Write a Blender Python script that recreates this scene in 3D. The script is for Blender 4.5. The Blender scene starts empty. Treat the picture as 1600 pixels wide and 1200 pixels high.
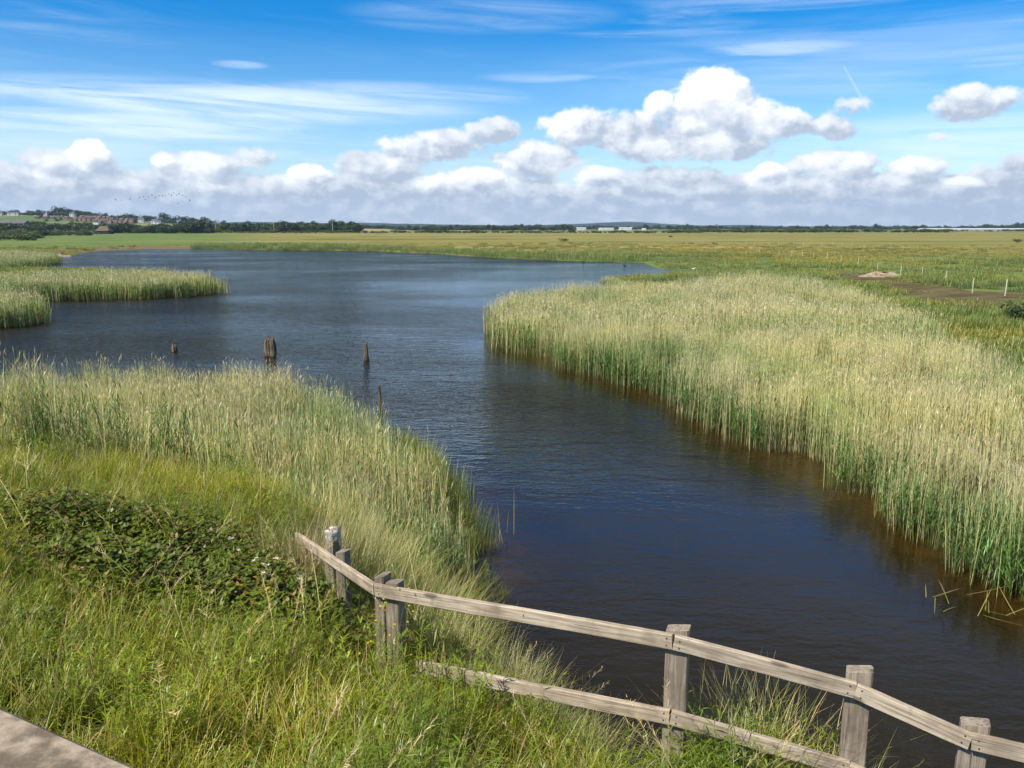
import bpy, bmesh, math, random
import numpy as np
from mathutils import Vector, Matrix

# ------------------------------------------------------------------ camera, sky, sun, exposure
S = bpy.context.scene
COL = S.collection
H = 6.5                      # eye height above the water
F = 1256.0                   # focal length in photo pixels (1600 wide)
PITCH = math.radians(11.0)
cp, sp = math.cos(PITCH), math.sin(PITCH)

cam = bpy.data.cameras.new('camera')
cam.sensor_width = 36.0
cam.lens = 36.0 * F / 1600.0
cam.clip_start = 0.05
cam.clip_end = 40000
camo = bpy.data.objects.new('camera', cam)
COL.objects.link(camo)
camo.location = (0, 0, H)
camo.rotation_euler = (math.pi / 2 - PITCH, 0, 0)
S.camera = camo

SUN_ELEV = math.radians(50)
SUN_AZ = math.radians(232)   # clockwise from +Y: behind the viewer and to the left
sun_dir = Vector((math.sin(SUN_AZ) * math.cos(SUN_ELEV), math.cos(SUN_AZ) * math.cos(SUN_ELEV), math.sin(SUN_ELEV)))
sl = bpy.data.lights.new('sun', 'SUN')
sl.energy = 4.6
sl.angle = math.radians(0.53)
sl.color = (1.0, 0.94, 0.83)
so = bpy.data.objects.new('sun', sl)
COL.objects.link(so)
so.rotation_euler = (-sun_dir).to_track_quat('-Z', 'Y').to_euler()
so.location = (-60, -40, 90)

S.view_settings.view_transform = 'Standard'
S.view_settings.look = 'None'
S.view_settings.exposure = 0.45
S.view_settings.gamma = 1.0
S.view_settings.use_curve_mapping = False
cy = S.cycles
cy.max_bounces = 5
cy.diffuse_bounces = 2
cy.glossy_bounces = 2
cy.transmission_bounces = 3
cy.volume_bounces = 0
cy.transparent_max_bounces = 8
cy.caustics_reflective = False
cy.caustics_refractive = False
cy.sample_clamp_indirect = 4.0
cy.use_adaptive_sampling = True
cy.adaptive_threshold = 0.02
cy.use_denoising = True


def ray(u, v):
    x = (u - 800) / F
    y = (600 - v) / F
    return x, cp + y * sp, -sp + y * cp


def at(u, v, z):
    """World point at height z seen in the direction (u, v)."""
    x, y, w = ray(u, v)
    d = (z - H) / w
    return (x * d, y * d)


def atd(u, v, d):
    x, y, w = ray(u, v)
    return Vector((x * d, y * d, H + w * d))


def az_el(u, v):
    x, y, w = ray(u, v)
    return math.degrees(math.atan2(x, y)), math.degrees(math.atan2(w, math.hypot(x, y)))


# ---- node helper
class NT:
    def __init__(s, nt):
        s.t = nt
        s.n = nt.nodes
        s.l = nt.links

    def put(s, sock, v):
        if hasattr(v, 'is_linked') or isinstance(v, bpy.types.NodeSocket):
            s.l.new(v, sock)
        elif v is not None:
            sock.default_value = v

    def math(s, op, a, b=None, c=None, clamp=False):
        m = s.n.new('ShaderNodeMath')
        m.operation = op
        m.use_clamp = clamp
        s.put(m.inputs[0], a)
        if b is not None: s.put(m.inputs[1], b)
        if c is not None: s.put(m.inputs[2], c)
        return m.outputs[0]

    def vmath(s, op, a, b=None, c=None):
        m = s.n.new('ShaderNodeVectorMath')
        m.operation = op
        s.put(m.inputs[0], a)
        if b is not None: s.put(m.inputs[1], b)
        if c is not None: s.put(m.inputs[2], c)
        return m.outputs['Value'] if op in ('LENGTH', 'DOT_PRODUCT', 'DISTANCE') else m.outputs[0]

    def noise(s, vec, scale, detail=4, rough=0.5, dist=0.0, lac=2.0):
        m = s.n.new('ShaderNodeTexNoise')
        if vec is not None: s.put(m.inputs['Vector'], vec)
        m.inputs['Scale'].default_value = scale
        m.inputs['Detail'].default_value = detail
        m.inputs['Roughness'].default_value = rough
        m.inputs['Distortion'].default_value = dist
        m.inputs['Lacunarity'].default_value = lac
        return m.outputs['Fac']

    def ramp(s, v, a, b, lo=0.0, hi=1.0, smooth=True):
        m = s.n.new('ShaderNodeMapRange')
        m.interpolation_type = 'SMOOTHSTEP' if smooth else 'LINEAR'
        s.put(m.inputs[0], v)
        m.inputs[1].default_value = a
        m.inputs[2].default_value = b
        m.inputs[3].default_value = lo
        m.inputs[4].default_value = hi
        return m.outputs[0]

    def mix(s, f, a, b, blend='MIX'):
        m = s.n.new('ShaderNodeMix')
        m.data_type = 'RGBA'
        m.blend_type = blend
        s.put(m.inputs['Factor'], f)
        for i, v in ((6, a), (7, b)):
            if isinstance(v, (tuple, list)):
                v = (*v[:3], 1.0)
            s.put(m.inputs[i], v)
        return m.outputs[2]

    def mapping(s, vec, scale=(1, 1, 1), loc=(0, 0, 0), rot=(0, 0, 0)):
        m = s.n.new('ShaderNodeMapping')
        s.put(m.inputs[0], vec)
        m.inputs['Location'].default_value = loc
        m.inputs['Rotation'].default_value = rot
        m.inputs['Scale'].default_value = scale
        return m.outputs[0]

    def comb(s, x, y, z=0.0):
        m = s.n.new('ShaderNodeCombineXYZ')
        s.put(m.inputs[0], x); s.put(m.inputs[1], y); s.put(m.inputs[2], z)
        return m.outputs[0]

    def sep(s, v):
        m = s.n.new('ShaderNodeSeparateXYZ')
        s.put(m.inputs[0], v)
        return m.outputs


# ---- cloud field as a function of (azimuth, elevation) in degrees
def build_cloud_group():
    g = bpy.data.node_groups.new('cloud_field', 'ShaderNodeTree')
    g.interface.new_socket('P', in_out='INPUT', socket_type='NodeSocketVector')
    g.interface.new_socket('D', in_out='OUTPUT', socket_type='NodeSocketFloat')
    t = NT(g)
    gi = g.nodes.new('NodeGroupInput'); go = g.nodes.new('NodeGroupOutput')
    P = gi.outputs[0]
    # cumulus heads: direction (from the photograph), half sizes in photo px, weight
    blobs = [
        (1108, 155, 68, 50, 1.2), (1165, 185, 70, 36, 1.0), (1080, 192, 80, 28, .8), (1030, 162, 30, 24, .9), (1215, 195, 55, 28, .8),
        (895, 200, 62, 34, 1.0), (985, 205, 75, 34, .9), (1090, 225, 150, 30, 1.0), (1000, 225, 60, 30, .9),
        (1300, 200, 40, 22, .75), (1335, 165, 34, 16, .45), (1525, 158, 62, 26, .85),
        (770, 205, 50, 26, .85), (700, 228, 70, 28, .8), (640, 232, 60, 24, .8), (840, 250, 80, 36, 1.0),
        (135, 240, 34, 24, 1.0), (100, 255, 70, 24, .8), (258, 252, 22, 16, .9), (320, 262, 80, 28, .9),
        (400, 250, 45, 20, .6), (475, 272, 44, 18, .95), (600, 258, 90, 28, .8), (745, 278, 60, 24, 1.0),
        (930, 278, 60, 22, .9), (1198, 268, 26, 17, .95), (1300, 258, 70, 28, .95), (1435, 265, 44, 24, .9),
        (1530, 270, 50, 18, .6), (1467, 215, 22, 9, .5), (1380, 282, 60, 16, .7), (20, 280, 60, 22, .7),
        (1060, 280, 90, 24, .7), (1590, 258, 40, 18, .6),
    ]
    acc = None
    for (u, v, ru, rv, w) in blobs:
        a, e = az_el(u, v)
        ra = ru / 1256 * 57.3; re = rv / 1256 * 57.3
        d = t.vmath('SUBTRACT', P, (a, e, 0))
        d = t.vmath('MULTIPLY', d, (1 / ra, 1 / re, 0))
        r2 = t.vmath('DOT_PRODUCT', d, d)
        f = t.math('MULTIPLY_ADD', r2, -0.9 * w, 0.85 * w)
        acc = f if acc is None else t.math('SMOOTH_MAX', acc, f, 0.25)
    x, y, z = t.sep(P)
    # the cloud bank that fills the sky down to the horizon
    wob = t.noise(t.comb(x, 3.0), 0.16, 3, 0.6)
    top = t.math('MULTIPLY_ADD', wob, 2.6, 2.75)
    bank = t.math('SUBTRACT', top, y)
    bank = t.math('MULTIPLY', bank, 0.6)
    bank = t.math('MINIMUM', bank, 0.8)
    # away from the photographed part of the sky: scattered cumulus
    dome = t.noise(t.comb(t.math('MULTIPLY', x, 0.55), y, 7.0), 0.075, 3, 0.5)
    dome = t.ramp(dome, 0.52, 0.72, -1.2, 0.7)
    outside = t.math('MAXIMUM', t.ramp(t.math('ABSOLUTE', x), 36, 48), t.ramp(y, 17, 24))
    dome = t.math('MULTIPLY_ADD', t.math('SUBTRACT', 1.0, outside), -3.0, dome)
    acc = t.math('SMOOTH_MAX', acc, bank, 0.15)
    acc = t.math('SMOOTH_MAX', acc, dome, 0.15)
    # billows
    yl = t.math('LOGARITHM', t.math('MULTIPLY_ADD', t.math('MAXIMUM', y, 0.0), 1.3, 1.0), 2.71828)
    q = t.comb(x, t.math('MULTIPLY_ADD', y, 1.1, t.math('MULTIPLY', yl, 1.5)), 0.0)
    n1 = t.noise(q, 0.62, 8, 0.60, 0.15)
    n2 = t.noise(q, 0.24, 4, 0.5, 0.1)
    nn = t.math('MULTIPLY_ADD', n1, 1.25, t.math('MULTIPLY', n2, 0.8))
    out = t.math('ADD', acc, t.math('MULTIPLY_ADD', nn, 1.15, -1.24))
    t.l.new(out, go.inputs[0])
    return g


def build_world():
    w = bpy.data.worlds.new('World')
    S.world = w
    w.use_nodes = True
    nt = w.node_tree
    nt.nodes.clear()
    t = NT(nt)
    sky = nt.nodes.new('ShaderNodeTexSky')
    sky.sky_type = 'NISHITA'
    sky.sun_disc = False
    sky.sun_elevation = SUN_ELEV
    sky.sun_rotation = SUN_AZ
    sky.altitude = 50
    sky.air_density = 1.0
    sky.dust_density = 0.15
    sky.ozone_density = 2.0
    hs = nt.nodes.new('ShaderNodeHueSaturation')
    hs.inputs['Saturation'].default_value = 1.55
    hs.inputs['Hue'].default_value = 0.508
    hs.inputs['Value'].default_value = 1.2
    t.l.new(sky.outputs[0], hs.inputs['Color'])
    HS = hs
    tc = nt.nodes.new('ShaderNodeTexCoord')
    D = t.vmath('NORMALIZE', tc.outputs['Generated'])
    x, y, z = t.sep(D)
    az = t.math('MULTIPLY', t.math('ARCTAN2', x, y), 57.2958)
    el = t.math('MULTIPLY', t.math('ARCSINE', z), 57.2958)
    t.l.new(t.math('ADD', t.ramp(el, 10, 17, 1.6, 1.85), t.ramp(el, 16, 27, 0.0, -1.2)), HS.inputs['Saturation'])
    t.l.new(t.math('ADD', t.ramp(el, 6, 14, 1.2, 1.12), t.math('ADD', t.ramp(el, 13, 20, 0.0, 0.38), t.ramp(el, 20, 34, 0.0, -0.75))), HS.inputs['Value'])  # sky tone above the view is reshaped to steer water reflections and ambient light
    P = t.comb(az, el)
    g = build_cloud_group()

    def field(vec):
        n = nt.nodes.new('ShaderNodeGroup')
        n.node_tree = g
        t.l.new(vec, n.inputs[0])
        return n.outputs[0]
    d0 = field(P)
    d1 = field(t.vmath('ADD', P, (-0.38, 0.55, 0)))
    alpha = t.ramp(d0, 0.0, 0.38)
    rim = t.math('SUBTRACT', d0, d1)
    lit = t.ramp(rim, -0.30, 0.50)
    # heads that stand in full sun
    wn = nt.nodes.new('ShaderNodeTexNoise'); wn.inputs['Scale'].default_value = 0.55; wn.inputs['Detail'].default_value = 5
    t.l.new(P, wn.inputs['Vector'])
    Pw = t.vmath('ADD', P, t.vmath('MULTIPLY', t.vmath('SUBTRACT', wn.outputs['Color'], (.5, .5, .5)), (2.6, 2.0, 0)))
    hd_ = None
    for (u, v, ru, rv, w_) in [(1108, 148, 78, 62, 1.1), (1190, 165, 60, 38, .7), (1030, 160, 40, 30, .9), (885, 190, 60, 28, .8), (905, 270, 60, 22, .9), (745, 272, 70, 24, 1.0),
                               (690, 280, 50, 18, .8), (475, 270, 48, 18, .9), (135, 236, 32, 24, 1.0), (258, 250, 20, 16, .9), (310, 262, 60, 22, .6), (365, 268, 50, 20, .5), (640, 225, 60, 18, .5),
                               (1198, 266, 30, 16, 1.0), (1300, 250, 62, 22, .8), (1435, 258, 42, 18, .7), (1495, 284, 30, 9, .8), (100, 256, 60, 18, .5), (1010, 235, 90, 20, .5), (1075, 235, 80, 20, .45), (840, 240, 60, 24, .45), (620, 258, 60, 20, .45), (1525, 150, 45, 18, .25)]:
        a, e = az_el(u, v)
        dd_ = t.vmath('MULTIPLY', t.vmath('SUBTRACT', Pw, (a, e, 0)), (1256 / 57.3 / ru, 1256 / 57.3 / rv, 0))
        f_ = t.math('MULTIPLY', t.ramp(t.vmath('DOT_PRODUCT', dd_, dd_), 1.5, 0.1), w_)
        hd_ = f_ if hd_ is None else t.math('MAXIMUM', hd_, f_)
    sm = t.noise(Pw, 0.5, 4, .55)
    lit = t.math('ADD', t.math('MULTIPLY_ADD', lit, 0.62, t.math('MULTIPLY_ADD', sm, 1.5, -0.84)), t.math('MULTIPLY', hd_, 0.55), clamp=True)
    ccol = t.mix(lit, (4.0, 4.5, 5.4), (9.6, 9.7, 9.8))
    low = t.ramp(el, 0.0, 3.0)
    ccol = t.mix(low, t.mix(0.55, ccol, (4.8, 5.5, 6.5)), ccol)
    # thin high cirrus
    xx = t.comb(t.math('MULTIPLY', az, 0.045), t.math('MULTIPLY', t.math('MULTIPLY_ADD', az, 0.035, el), 0.55), 4.0)
    c1 = t.noise(xx, 1.3, 8, 0.62, 0.9)
    xz = t.comb(t.math('MULTIPLY', az, 0.02), t.math('MULTIPLY', el, 0.16), 9.0)
    c2 = t.noise(xz, 1.0, 2, 0.5)
    base = t.math('MULTIPLY', t.ramp(c1, 0.46, 0.78), t.ramp(c2, 0.42, 0.62))
    streaks = [(360, 160, 420, 34, 1.0), (200, 195, 330, 26, .9), (1215, 76, 150, 13, .62), (1300, 95, 480, 70, .28), (760, 25, 230, 28, .4),
               (850, 120, 110, 10, .5), (375, 101, 45, 7, .5), (1560, 95, 70, 12, .4), (600, 150, 250, 24, .6), (1450, 225, 300, 50, .55), (1100, 45, 110, 16, .25), (60, 230, 200, 40, .6)]
    st = None
    for (u, v, ru, rv, wgt) in streaks:
        a, e = az_el(u, v)
        d = t.vmath('SUBTRACT', P, (a, e, 0))
        d = t.vmath('MULTIPLY', d, (1 / (ru / 1256 * 57.3), 1 / (rv / 1256 * 57.3), 0))
        r = t.vmath('DOT_PRODUCT', d, d)
        f = t.math('MULTIPLY', t.ramp(r, 1.0, 0.0), wgt)
        st = f if st is None else t.math('MAXIMUM', st, f)
    str2 = t.math('MULTIPLY', st, t.ramp(c1, 0.30, 0.66))
    ci = t.math('MAXIMUM', t.math('MULTIPLY', base, 0.35), t.math('MULTIPLY', str2, 0.72), clamp=True)
    # a contrail
    a0, e0 = az_el(1312, 92); a1, e1 = az_el(1362, 180)
    dx, dy = a1 - a0, e1 - e0
    L = math.hypot(dx, dy)
    rel = t.vmath('SUBTRACT', P, (a0, e0, 0))
    along = t.vmath('DOT_PRODUCT', rel, (dx / L / L, dy / L / L, 0))
    across = t.math('ABSOLUTE', t.vmath('DOT_PRODUCT', rel, (-dy / L, dx / L, 0)))
    tr = t.math('MULTIPLY', t.ramp(across, 0.22, 0.0), t.math('MULTIPLY', t.ramp(along, 0.0, 0.2), t.ramp(along, 1.0, 0.8)))
    ci = t.math('MAXIMUM', ci, t.math('MULTIPLY', tr, 0.3))
    low2 = t.ramp(el, 0.0, 9.0)
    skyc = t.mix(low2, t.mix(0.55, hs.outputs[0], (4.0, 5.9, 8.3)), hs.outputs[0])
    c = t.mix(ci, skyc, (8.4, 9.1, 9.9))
    c = t.mix(t.math('MULTIPLY', alpha, 0.97), c, ccol)
    # below the horizon: neutral
    c = t.mix(t.ramp(el, -0.6, 0.0), (3.2, 3.6, 4.0), c)
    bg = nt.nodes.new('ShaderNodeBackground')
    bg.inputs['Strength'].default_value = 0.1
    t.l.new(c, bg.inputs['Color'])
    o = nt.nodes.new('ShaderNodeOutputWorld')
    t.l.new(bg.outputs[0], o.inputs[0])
    w.cycles.sampling_method = 'MANUAL'
    w.cycles.sample_map_resolution = 512


build_world()


# ------------------------------------------------------------------ helpers
def tag(o, label=None, cat=None, group=None, kind=None):
    if label: o['label'] = label
    if cat: o['category'] = cat
    if group: o['group'] = group
    if kind: o['kind'] = kind
    return o


def link(name, me, parent=None, mats=None):
    o = bpy.data.objects.new(name, me)
    COL.objects.link(o)
    if parent is not None: o.parent = parent
    if mats and me is not None:
        for m in (mats if isinstance(mats, (list, tuple)) else [mats]):
            me.materials.append(m)
    return o


def empty(name, loc, rz=0.0):
    o = bpy.data.objects.new(name, None)
    COL.objects.link(o)
    o.location = loc
    o.rotation_euler = (0, 0, rz)
    o.empty_display_size = 0.3
    return o


def copy_tree(o, parent=None):
    c = o.copy()
    COL.objects.link(c)
    c.parent = parent
    for ch in list(o.children):
        copy_tree(ch, c)
    return c


def np_mesh(name, verts, faces, smooth=False, col=None):
    """faces: (N,k) int array of equal sided faces"""
    me = bpy.data.meshes.new(name)
    V = np.asarray(verts, dtype=np.float32)
    Fc = np.asarray(faces, dtype=np.int32)
    k = Fc.shape[1]
    me.vertices.add(len(V))
    me.vertices.foreach_set('co', V.ravel())
    me.loops.add(Fc.size)
    me.loops.foreach_set('vertex_index', Fc.ravel())
    me.polygons.add(len(Fc))
    me.polygons.foreach_set('loop_start', np.arange(0, Fc.size, k, dtype=np.int32))
    me.polygons.foreach_set('loop_total', np.full(len(Fc), k, dtype=np.int32))
    me.polygons.foreach_set('use_smooth', np.full(len(Fc), smooth, dtype=bool))
    if col is not None:
        a = me.color_attributes.new('Col', 'FLOAT_COLOR', 'POINT')
        c4 = np.ones((len(V), 4), dtype=np.float32)
        c4[:, :3] = col
        a.data.foreach_set('color', c4.ravel())
    me.update(calc_edges=True)
    return me


def bm_mesh(name, bm, smooth=False):
    me = bpy.data.meshes.new(name)
    bmesh.ops.recalc_face_normals(bm, faces=bm.faces)
    for f in bm.faces: f.smooth = smooth
    bm.to_mesh(me)
    bm.free()
    return me


rng = np.random.default_rng(7)


def vnoise(x, y, scale, seed=0):
    x = np.asarray(x, float) / scale + 1000.0 + seed * 17.3
    y = np.asarray(y, float) / scale + 1000.0 + seed * 9.1
    xi = np.floor(x).astype(np.int64); yi = np.floor(y).astype(np.int64)
    fx = x - xi; fy = y - yi
    fx = fx * fx * (3 - 2 * fx); fy = fy * fy * (3 - 2 * fy)

    def h(a, b):
        n = (a * 374761393 + b * 668265263 + seed * 1442695041) & 0xFFFFFFFF
        n = ((n ^ (n >> 13)) * 1274126177) & 0xFFFFFFFF
        return ((n ^ (n >> 16)) & 0xFFFF) / 65535.0
    return (h(xi, yi) * (1 - fx) + h(xi + 1, yi) * fx) * (1 - fy) + (h(xi, yi + 1) * (1 - fx) + h(xi + 1, yi + 1) * fx) * fy


def seg_dist(px, py, poly, closed=True):
    n = len(poly)
    best = np.full(px.shape, 1e18)
    for i in range(n if closed else n - 1):
        ax, ay = poly[i]; bx, by = poly[(i + 1) % n]
        dx, dy = bx - ax, by - ay
        L = dx * dx + dy * dy + 1e-12
        t = np.clip(((px - ax) * dx + (py - ay) * dy) / L, 0, 1)
        d = (px - ax - t * dx) ** 2 + (py - ay - t * dy) ** 2
        best = np.minimum(best, d)
    return np.sqrt(best)


def inside(px, py, poly):
    r = np.zeros(px.shape, bool)
    n = len(poly)
    for i in range(n):
        ax, ay = poly[i]; bx, by = poly[(i + 1) % n]
        c = ((ay > py) != (by > py)) & (px < (bx - ax) * (py - ay) / (by - ay + 1e-12) + ax)
        r ^= c
    return r


def sdist(px, py, poly):
    """positive inside"""
    d = seg_dist(px, py, poly)
    return np.where(inside(px, py, poly), d, -d)


# ------------------------------------------------------------------ the lie of the land
def A(*pts, z=0.0):
    return [at(u, v, z) for (u, v) in pts]


foot = [(-70, 17), (-22, 15.8), (-9, 15.2), (-4.5, 14.2), (-1.7, 12.4), (-0.55, 10.3), (0.45, 8.5), (1.6, 7.1), (2.8, 6.0), (3.4, 5.0), (3.9, 3), (4.1, -60)]
bank_poly = foot + [(-70, -60)]
RIGHT_EDGE = A((770, 533), (785, 545), (850, 566), (960, 600), (1030, 622), (1110, 672), (1180, 704), (1260, 742), (1330, 778), (1400, 822), (1450, 862), (1540, 915), (1610, 968))
LEFT_BED_EDGE = [(-40, 28.5)] + A((-60, 562), (60, 561), (200, 557), (330, 556), (430, 563), (490, 576), (560, 607), (610, 632), (655, 664), z=2.0) + A((690, 735), (728, 772), (740, 810), (752, 850), (766, 890))
pond = (
    [(-0.9, 12.4), (-0.5, 10.4), (0.5, 8.6), (1.65, 7.2), (2.8, 6.1), (3.4, 5.1), (3.9, 3), (4.1, -60), (16, -60), (14.5, 4)] +
    [RIGHT_EDGE[i] for i in range(len(RIGHT_EDGE) - 1, -1, -1)] +
    [at(772, 505, 0), at(800, 487, 0), at(880, 470, 0), at(955, 458, 0), at(935, 441, 0), at(945, 434, 0), at(1010, 430, 0), at(1080, 424, 0), at(1030, 420, 0), at(1005, 411, 0)] +
    A((860, 407), (800, 404.5), (740, 401), (670, 396), (600, 393.5), (560, 392.5), (450, 391.5), (300, 389), (220, 389.5), (165, 391.5), (128, 396), (112, 400), (92, 400.5), (94, 410), (60, 419)) +
    A((250, 424), (345, 440), (345, 457), (300, 463), (220, 467), (140, 469), (62, 469)) +
    A((60, 480), (60, 505), (30, 509), (-20, 512), (-200, 512)) +
    [(-70, 60), (-70, 28.5)] + LEFT_BED_EDGE
)
# right bed
R_far = A((1020, 428), (1100, 423), (1180, 420), (1260, 424), (1310, 432), (1350, 446), (1400, 463), (1450, 480), (1470, 506), (1560, 543), (1660, 578), (1800, 618), z=2.0)
right_poly = RIGHT_EDGE + [(14.0, 5), (40, 5), (45, 20)] + R_far[::-1] + [at(945, 434, 0), at(935, 441, 0), at(955, 458, 0), at(880, 470, 0), at(800, 487, 0), at(772, 505, 0)]


left_poly = LEFT_BED_EDGE[:-1] + [(-0.9, 13.6), (-2.5, 13.4), (-4.6, 14.6), (-9, 15.4), (-22, 16.0), (-40, 17)]
SPITS = [
    A((345, 457), (300, 463), (220, 467), (140, 469), (62, 469), (-40, 473), (-100, 440)) + A((0, 424), (60, 419), (150, 417), (250, 417), (320, 421), (345, 430), z=2.0),
    A((60, 480), (61, 505), (30, 509), (-20, 512), (-120, 515)) + [(-75, 75)] + A((-30, 440), (30, 452), z=1.8),
    A((94, 411), (60, 419), (0, 424), (-60, 425), (-60, 404), (0, 402), (80, 404))]
REEDLAND = [right_poly, left_poly] + SPITS


rubble_mound = at(1380, 427, 0.6)


def land(x, y):
    x = np.asarray(x, float); y = np.asarray(y, float)
    sp_ = sdist(x, y, pond)
    out = -sp_                                   # distance to water on land
    wet = np.clip(out, -5, 400)
    z = np.where(wet < 0, np.maximum(np.where(wet > -2.2, wet * 0.13, -.286 + (wet + 2.2) * .3), -1.3) - 0.06, np.minimum(0.05 + wet * 0.045, 0.6))
    z = z + (vnoise(x, y, 6, 1) - .5) * 0.16 * np.clip(out / 4, 0, 1) + (vnoise(x, y, 22, 2) - .5) * 0.35 * np.clip(out / 12, 0, 1)
    rl = np.maximum.reduce([sdist(x, y, q) for q in REEDLAND])
    z = np.where(rl > -0.6, np.minimum(z, -0.05 + np.clip(-rl - 0.1, 0, .5) * .5), z)
    s = sdist(x, y, bank_poly)
    slope = np.where(y < 12, 1.15, 1.15 - np.clip((y - 9) / 4, 0, 1) * .25)
    zb = np.where(s < 2.4, s * slope, 2.4 * slope + (s - 2.4) * 0.24)
    zb = zb + 0.75 * np.exp(-((x - 1.75) ** 2 / .30 + (y - 4.85) ** 2 / .22))
    zb = np.minimum(zb, 4.4) + 0.08 + (vnoise(x, y, 1.3, 3) - .5) * 0.22 * np.clip(s, 0, 1)
    z = np.where(s > 0, np.maximum(z, zb), z)
    # rubble hump, and far rising ground with the hill on the left
    far = np.clip((y - 1150) / 550, 0, 1); far = far * far * (3 - 2 * far)
    u = 800 + 1279 * x / np.maximum(y, 1)
    hp = np.interp(u, [-900, -200, 0, 60, 100, 150, 200, 260, 350, 430, 520], [20, 33, 31, 31, 30, 26, 22, 15, 8, 3, 0])
    z = z + far * hp * np.clip((5200 - y) / 2500, 0, 1)
    return z


def axis(lo, hi, f0, f1, step, g):
    a = list(np.arange(f0, f1 + 1e-6, step))
    s = step; v = f1
    while v < hi:
        s *= g; v += s; a.append(v)
    s = step; v = f0; b = []
    while v > lo:
        s *= g; v -= s; b.append(v)
    return np.array(b[::-1] + a)


GX = axis(-9000, 9000, -26, 30, 0.26, 1.032)
GY = axis(-60, 9000, -2, 34, 0.26, 1.028)
gx, gy = np.meshgrid(GX, GY)
gz = land(gx.ravel(), gy.ravel()).reshape(gx.shape)


def grid_faces(mask=None, shape=None):
    ny, nx = shape
    i = np.arange(ny * nx).reshape(ny, nx)
    f = np.stack([i[:-1, :-1], i[:-1, 1:], i[1:, 1:], i[1:, :-1]], -1).reshape(-1, 4)
    return f


MUD = A((1290, 425), (1330, 427), (1385, 433), (1420, 439), (1460, 449), (1520, 458), (1600, 462), (1700, 466), (1700, 478), (1600, 479), (1570, 490), (1530, 497), (1480, 494), (1440, 480), (1380, 460), (1300, 438), z=0.3)
DARKG = A((1412, 437), (1440, 428), (1480, 430), (1540, 436), (1600, 446), (1680, 452), (1640, 462), (1540, 458), (1470, 452), z=0.6)
SHORE = A((92, 401), (130, 395), (180, 390), (240, 387.3), (300, 387), (300, 390), (200, 392), (110, 402), z=0.2)
BROWNB = A((60, 390), (110, 388), (200, 384), (280, 384), (300, 387), (160, 392), (100, 398), (40, 399), z=0.3)


def zone(px, py, poly, soft):
    return np.clip(sdist(px, py, poly) / soft + 0.5, 0, 1)


# ------------------------------------------------------------------ materials
def new_mat(name):
    m = bpy.data.materials.new(name)
    m.use_nodes = True
    m.node_tree.nodes.clear()
    t = NT(m.node_tree)
    o = m.node_tree.nodes.new('ShaderNodeOutputMaterial')
    return m, t, o


def pos(t):
    return t.n.new('ShaderNodeNewGeometry').outputs['Position']


def principled(t, base, rough=0.8, spec=0.3, normal=None):
    b = t.n.new('ShaderNodeBsdfPrincipled')
    if isinstance(base, (tuple, list)): base = (*base[:3], 1)
    t.put(b.inputs['Base Color'], base)
    t.put(b.inputs['Roughness'], rough)
    b.inputs['Specular IOR Level'].default_value = spec
    if normal is not None: t.l.new(normal, b.inputs['Normal'])
    return b.outputs[0]


def bump(t, h, strength=0.5, dist=0.02):
    b = t.n.new('ShaderNodeBump')
    b.inputs['Strength'].default_value = strength
    b.inputs['Distance'].default_value = dist
    t.l.new(h, b.inputs['Height'])
    return b.outputs[0]


def mat_plant(name, vary=0.35, scale=0.35, shift=(1.25, 1.05, 0.75), trans=0.35, gain=1.0, patch=None, dry=False):
    """leaf material: colour attribute times slow variation over the ground, with light coming through"""
    m, t, o = new_mat(name)
    at_ = t.n.new('ShaderNodeAttribute'); at_.attribute_name = 'Col'
    p = pos(t)
    n = t.noise(t.mapping(p, (1, 1, 0.15)), scale, 3, 0.55)
    n = t.ramp(n, 0.32, 0.68)
    c = t.mix(n, t.mix(1.0, at_.outputs['Color'], tuple(gain * (1 - vary * .5) for _ in range(3)), 'MULTIPLY'),
              t.mix(1.0, at_.outputs['Color'], tuple(gain * s for s in shift), 'MULTIPLY'))
    if patch:
        n2 = t.ramp(t.noise(t.mapping(p, (1, 0.7, 0.0), (13, 5, 0)), patch[0], 4, 0.6, 0.5), patch[1], patch[2])
        c = t.mix(n2, c, t.mix(1.0, c, patch[3], 'MULTIPLY'))
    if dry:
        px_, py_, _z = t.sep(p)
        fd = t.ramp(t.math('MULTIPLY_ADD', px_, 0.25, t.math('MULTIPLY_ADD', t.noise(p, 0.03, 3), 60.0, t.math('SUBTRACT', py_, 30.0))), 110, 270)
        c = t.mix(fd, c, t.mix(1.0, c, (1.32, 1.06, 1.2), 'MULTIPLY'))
    d = t.n.new('ShaderNodeBsdfDiffuse'); t.l.new(c, d.inputs[0])
    tr = t.n.new('ShaderNodeBsdfTranslucent')
    t.l.new(t.mix(1.0, c, (1.15, 1.15, 0.6), 'MULTIPLY'), tr.inputs[0])
    mx = t.n.new('ShaderNodeMixShader'); mx.inputs[0].default_value = trans
    t.l.new(d.outputs[0], mx.inputs[1]); t.l.new(tr.outputs[0], mx.inputs[2])
    gl = t.n.new('ShaderNodeBsdfGlossy'); gl.inputs['Roughness'].default_value = 0.45
    gl.inputs[0].default_value = (1, 1, 1, 1)
    m2 = t.n.new('ShaderNodeMixShader'); m2.inputs[0].default_value = 0.035
    t.l.new(mx.outputs[0], m2.inputs[1]); t.l.new(gl.outputs[0], m2.inputs[2])
    t.l.new(m2.outputs[0], o.inputs[0])
    return m


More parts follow.
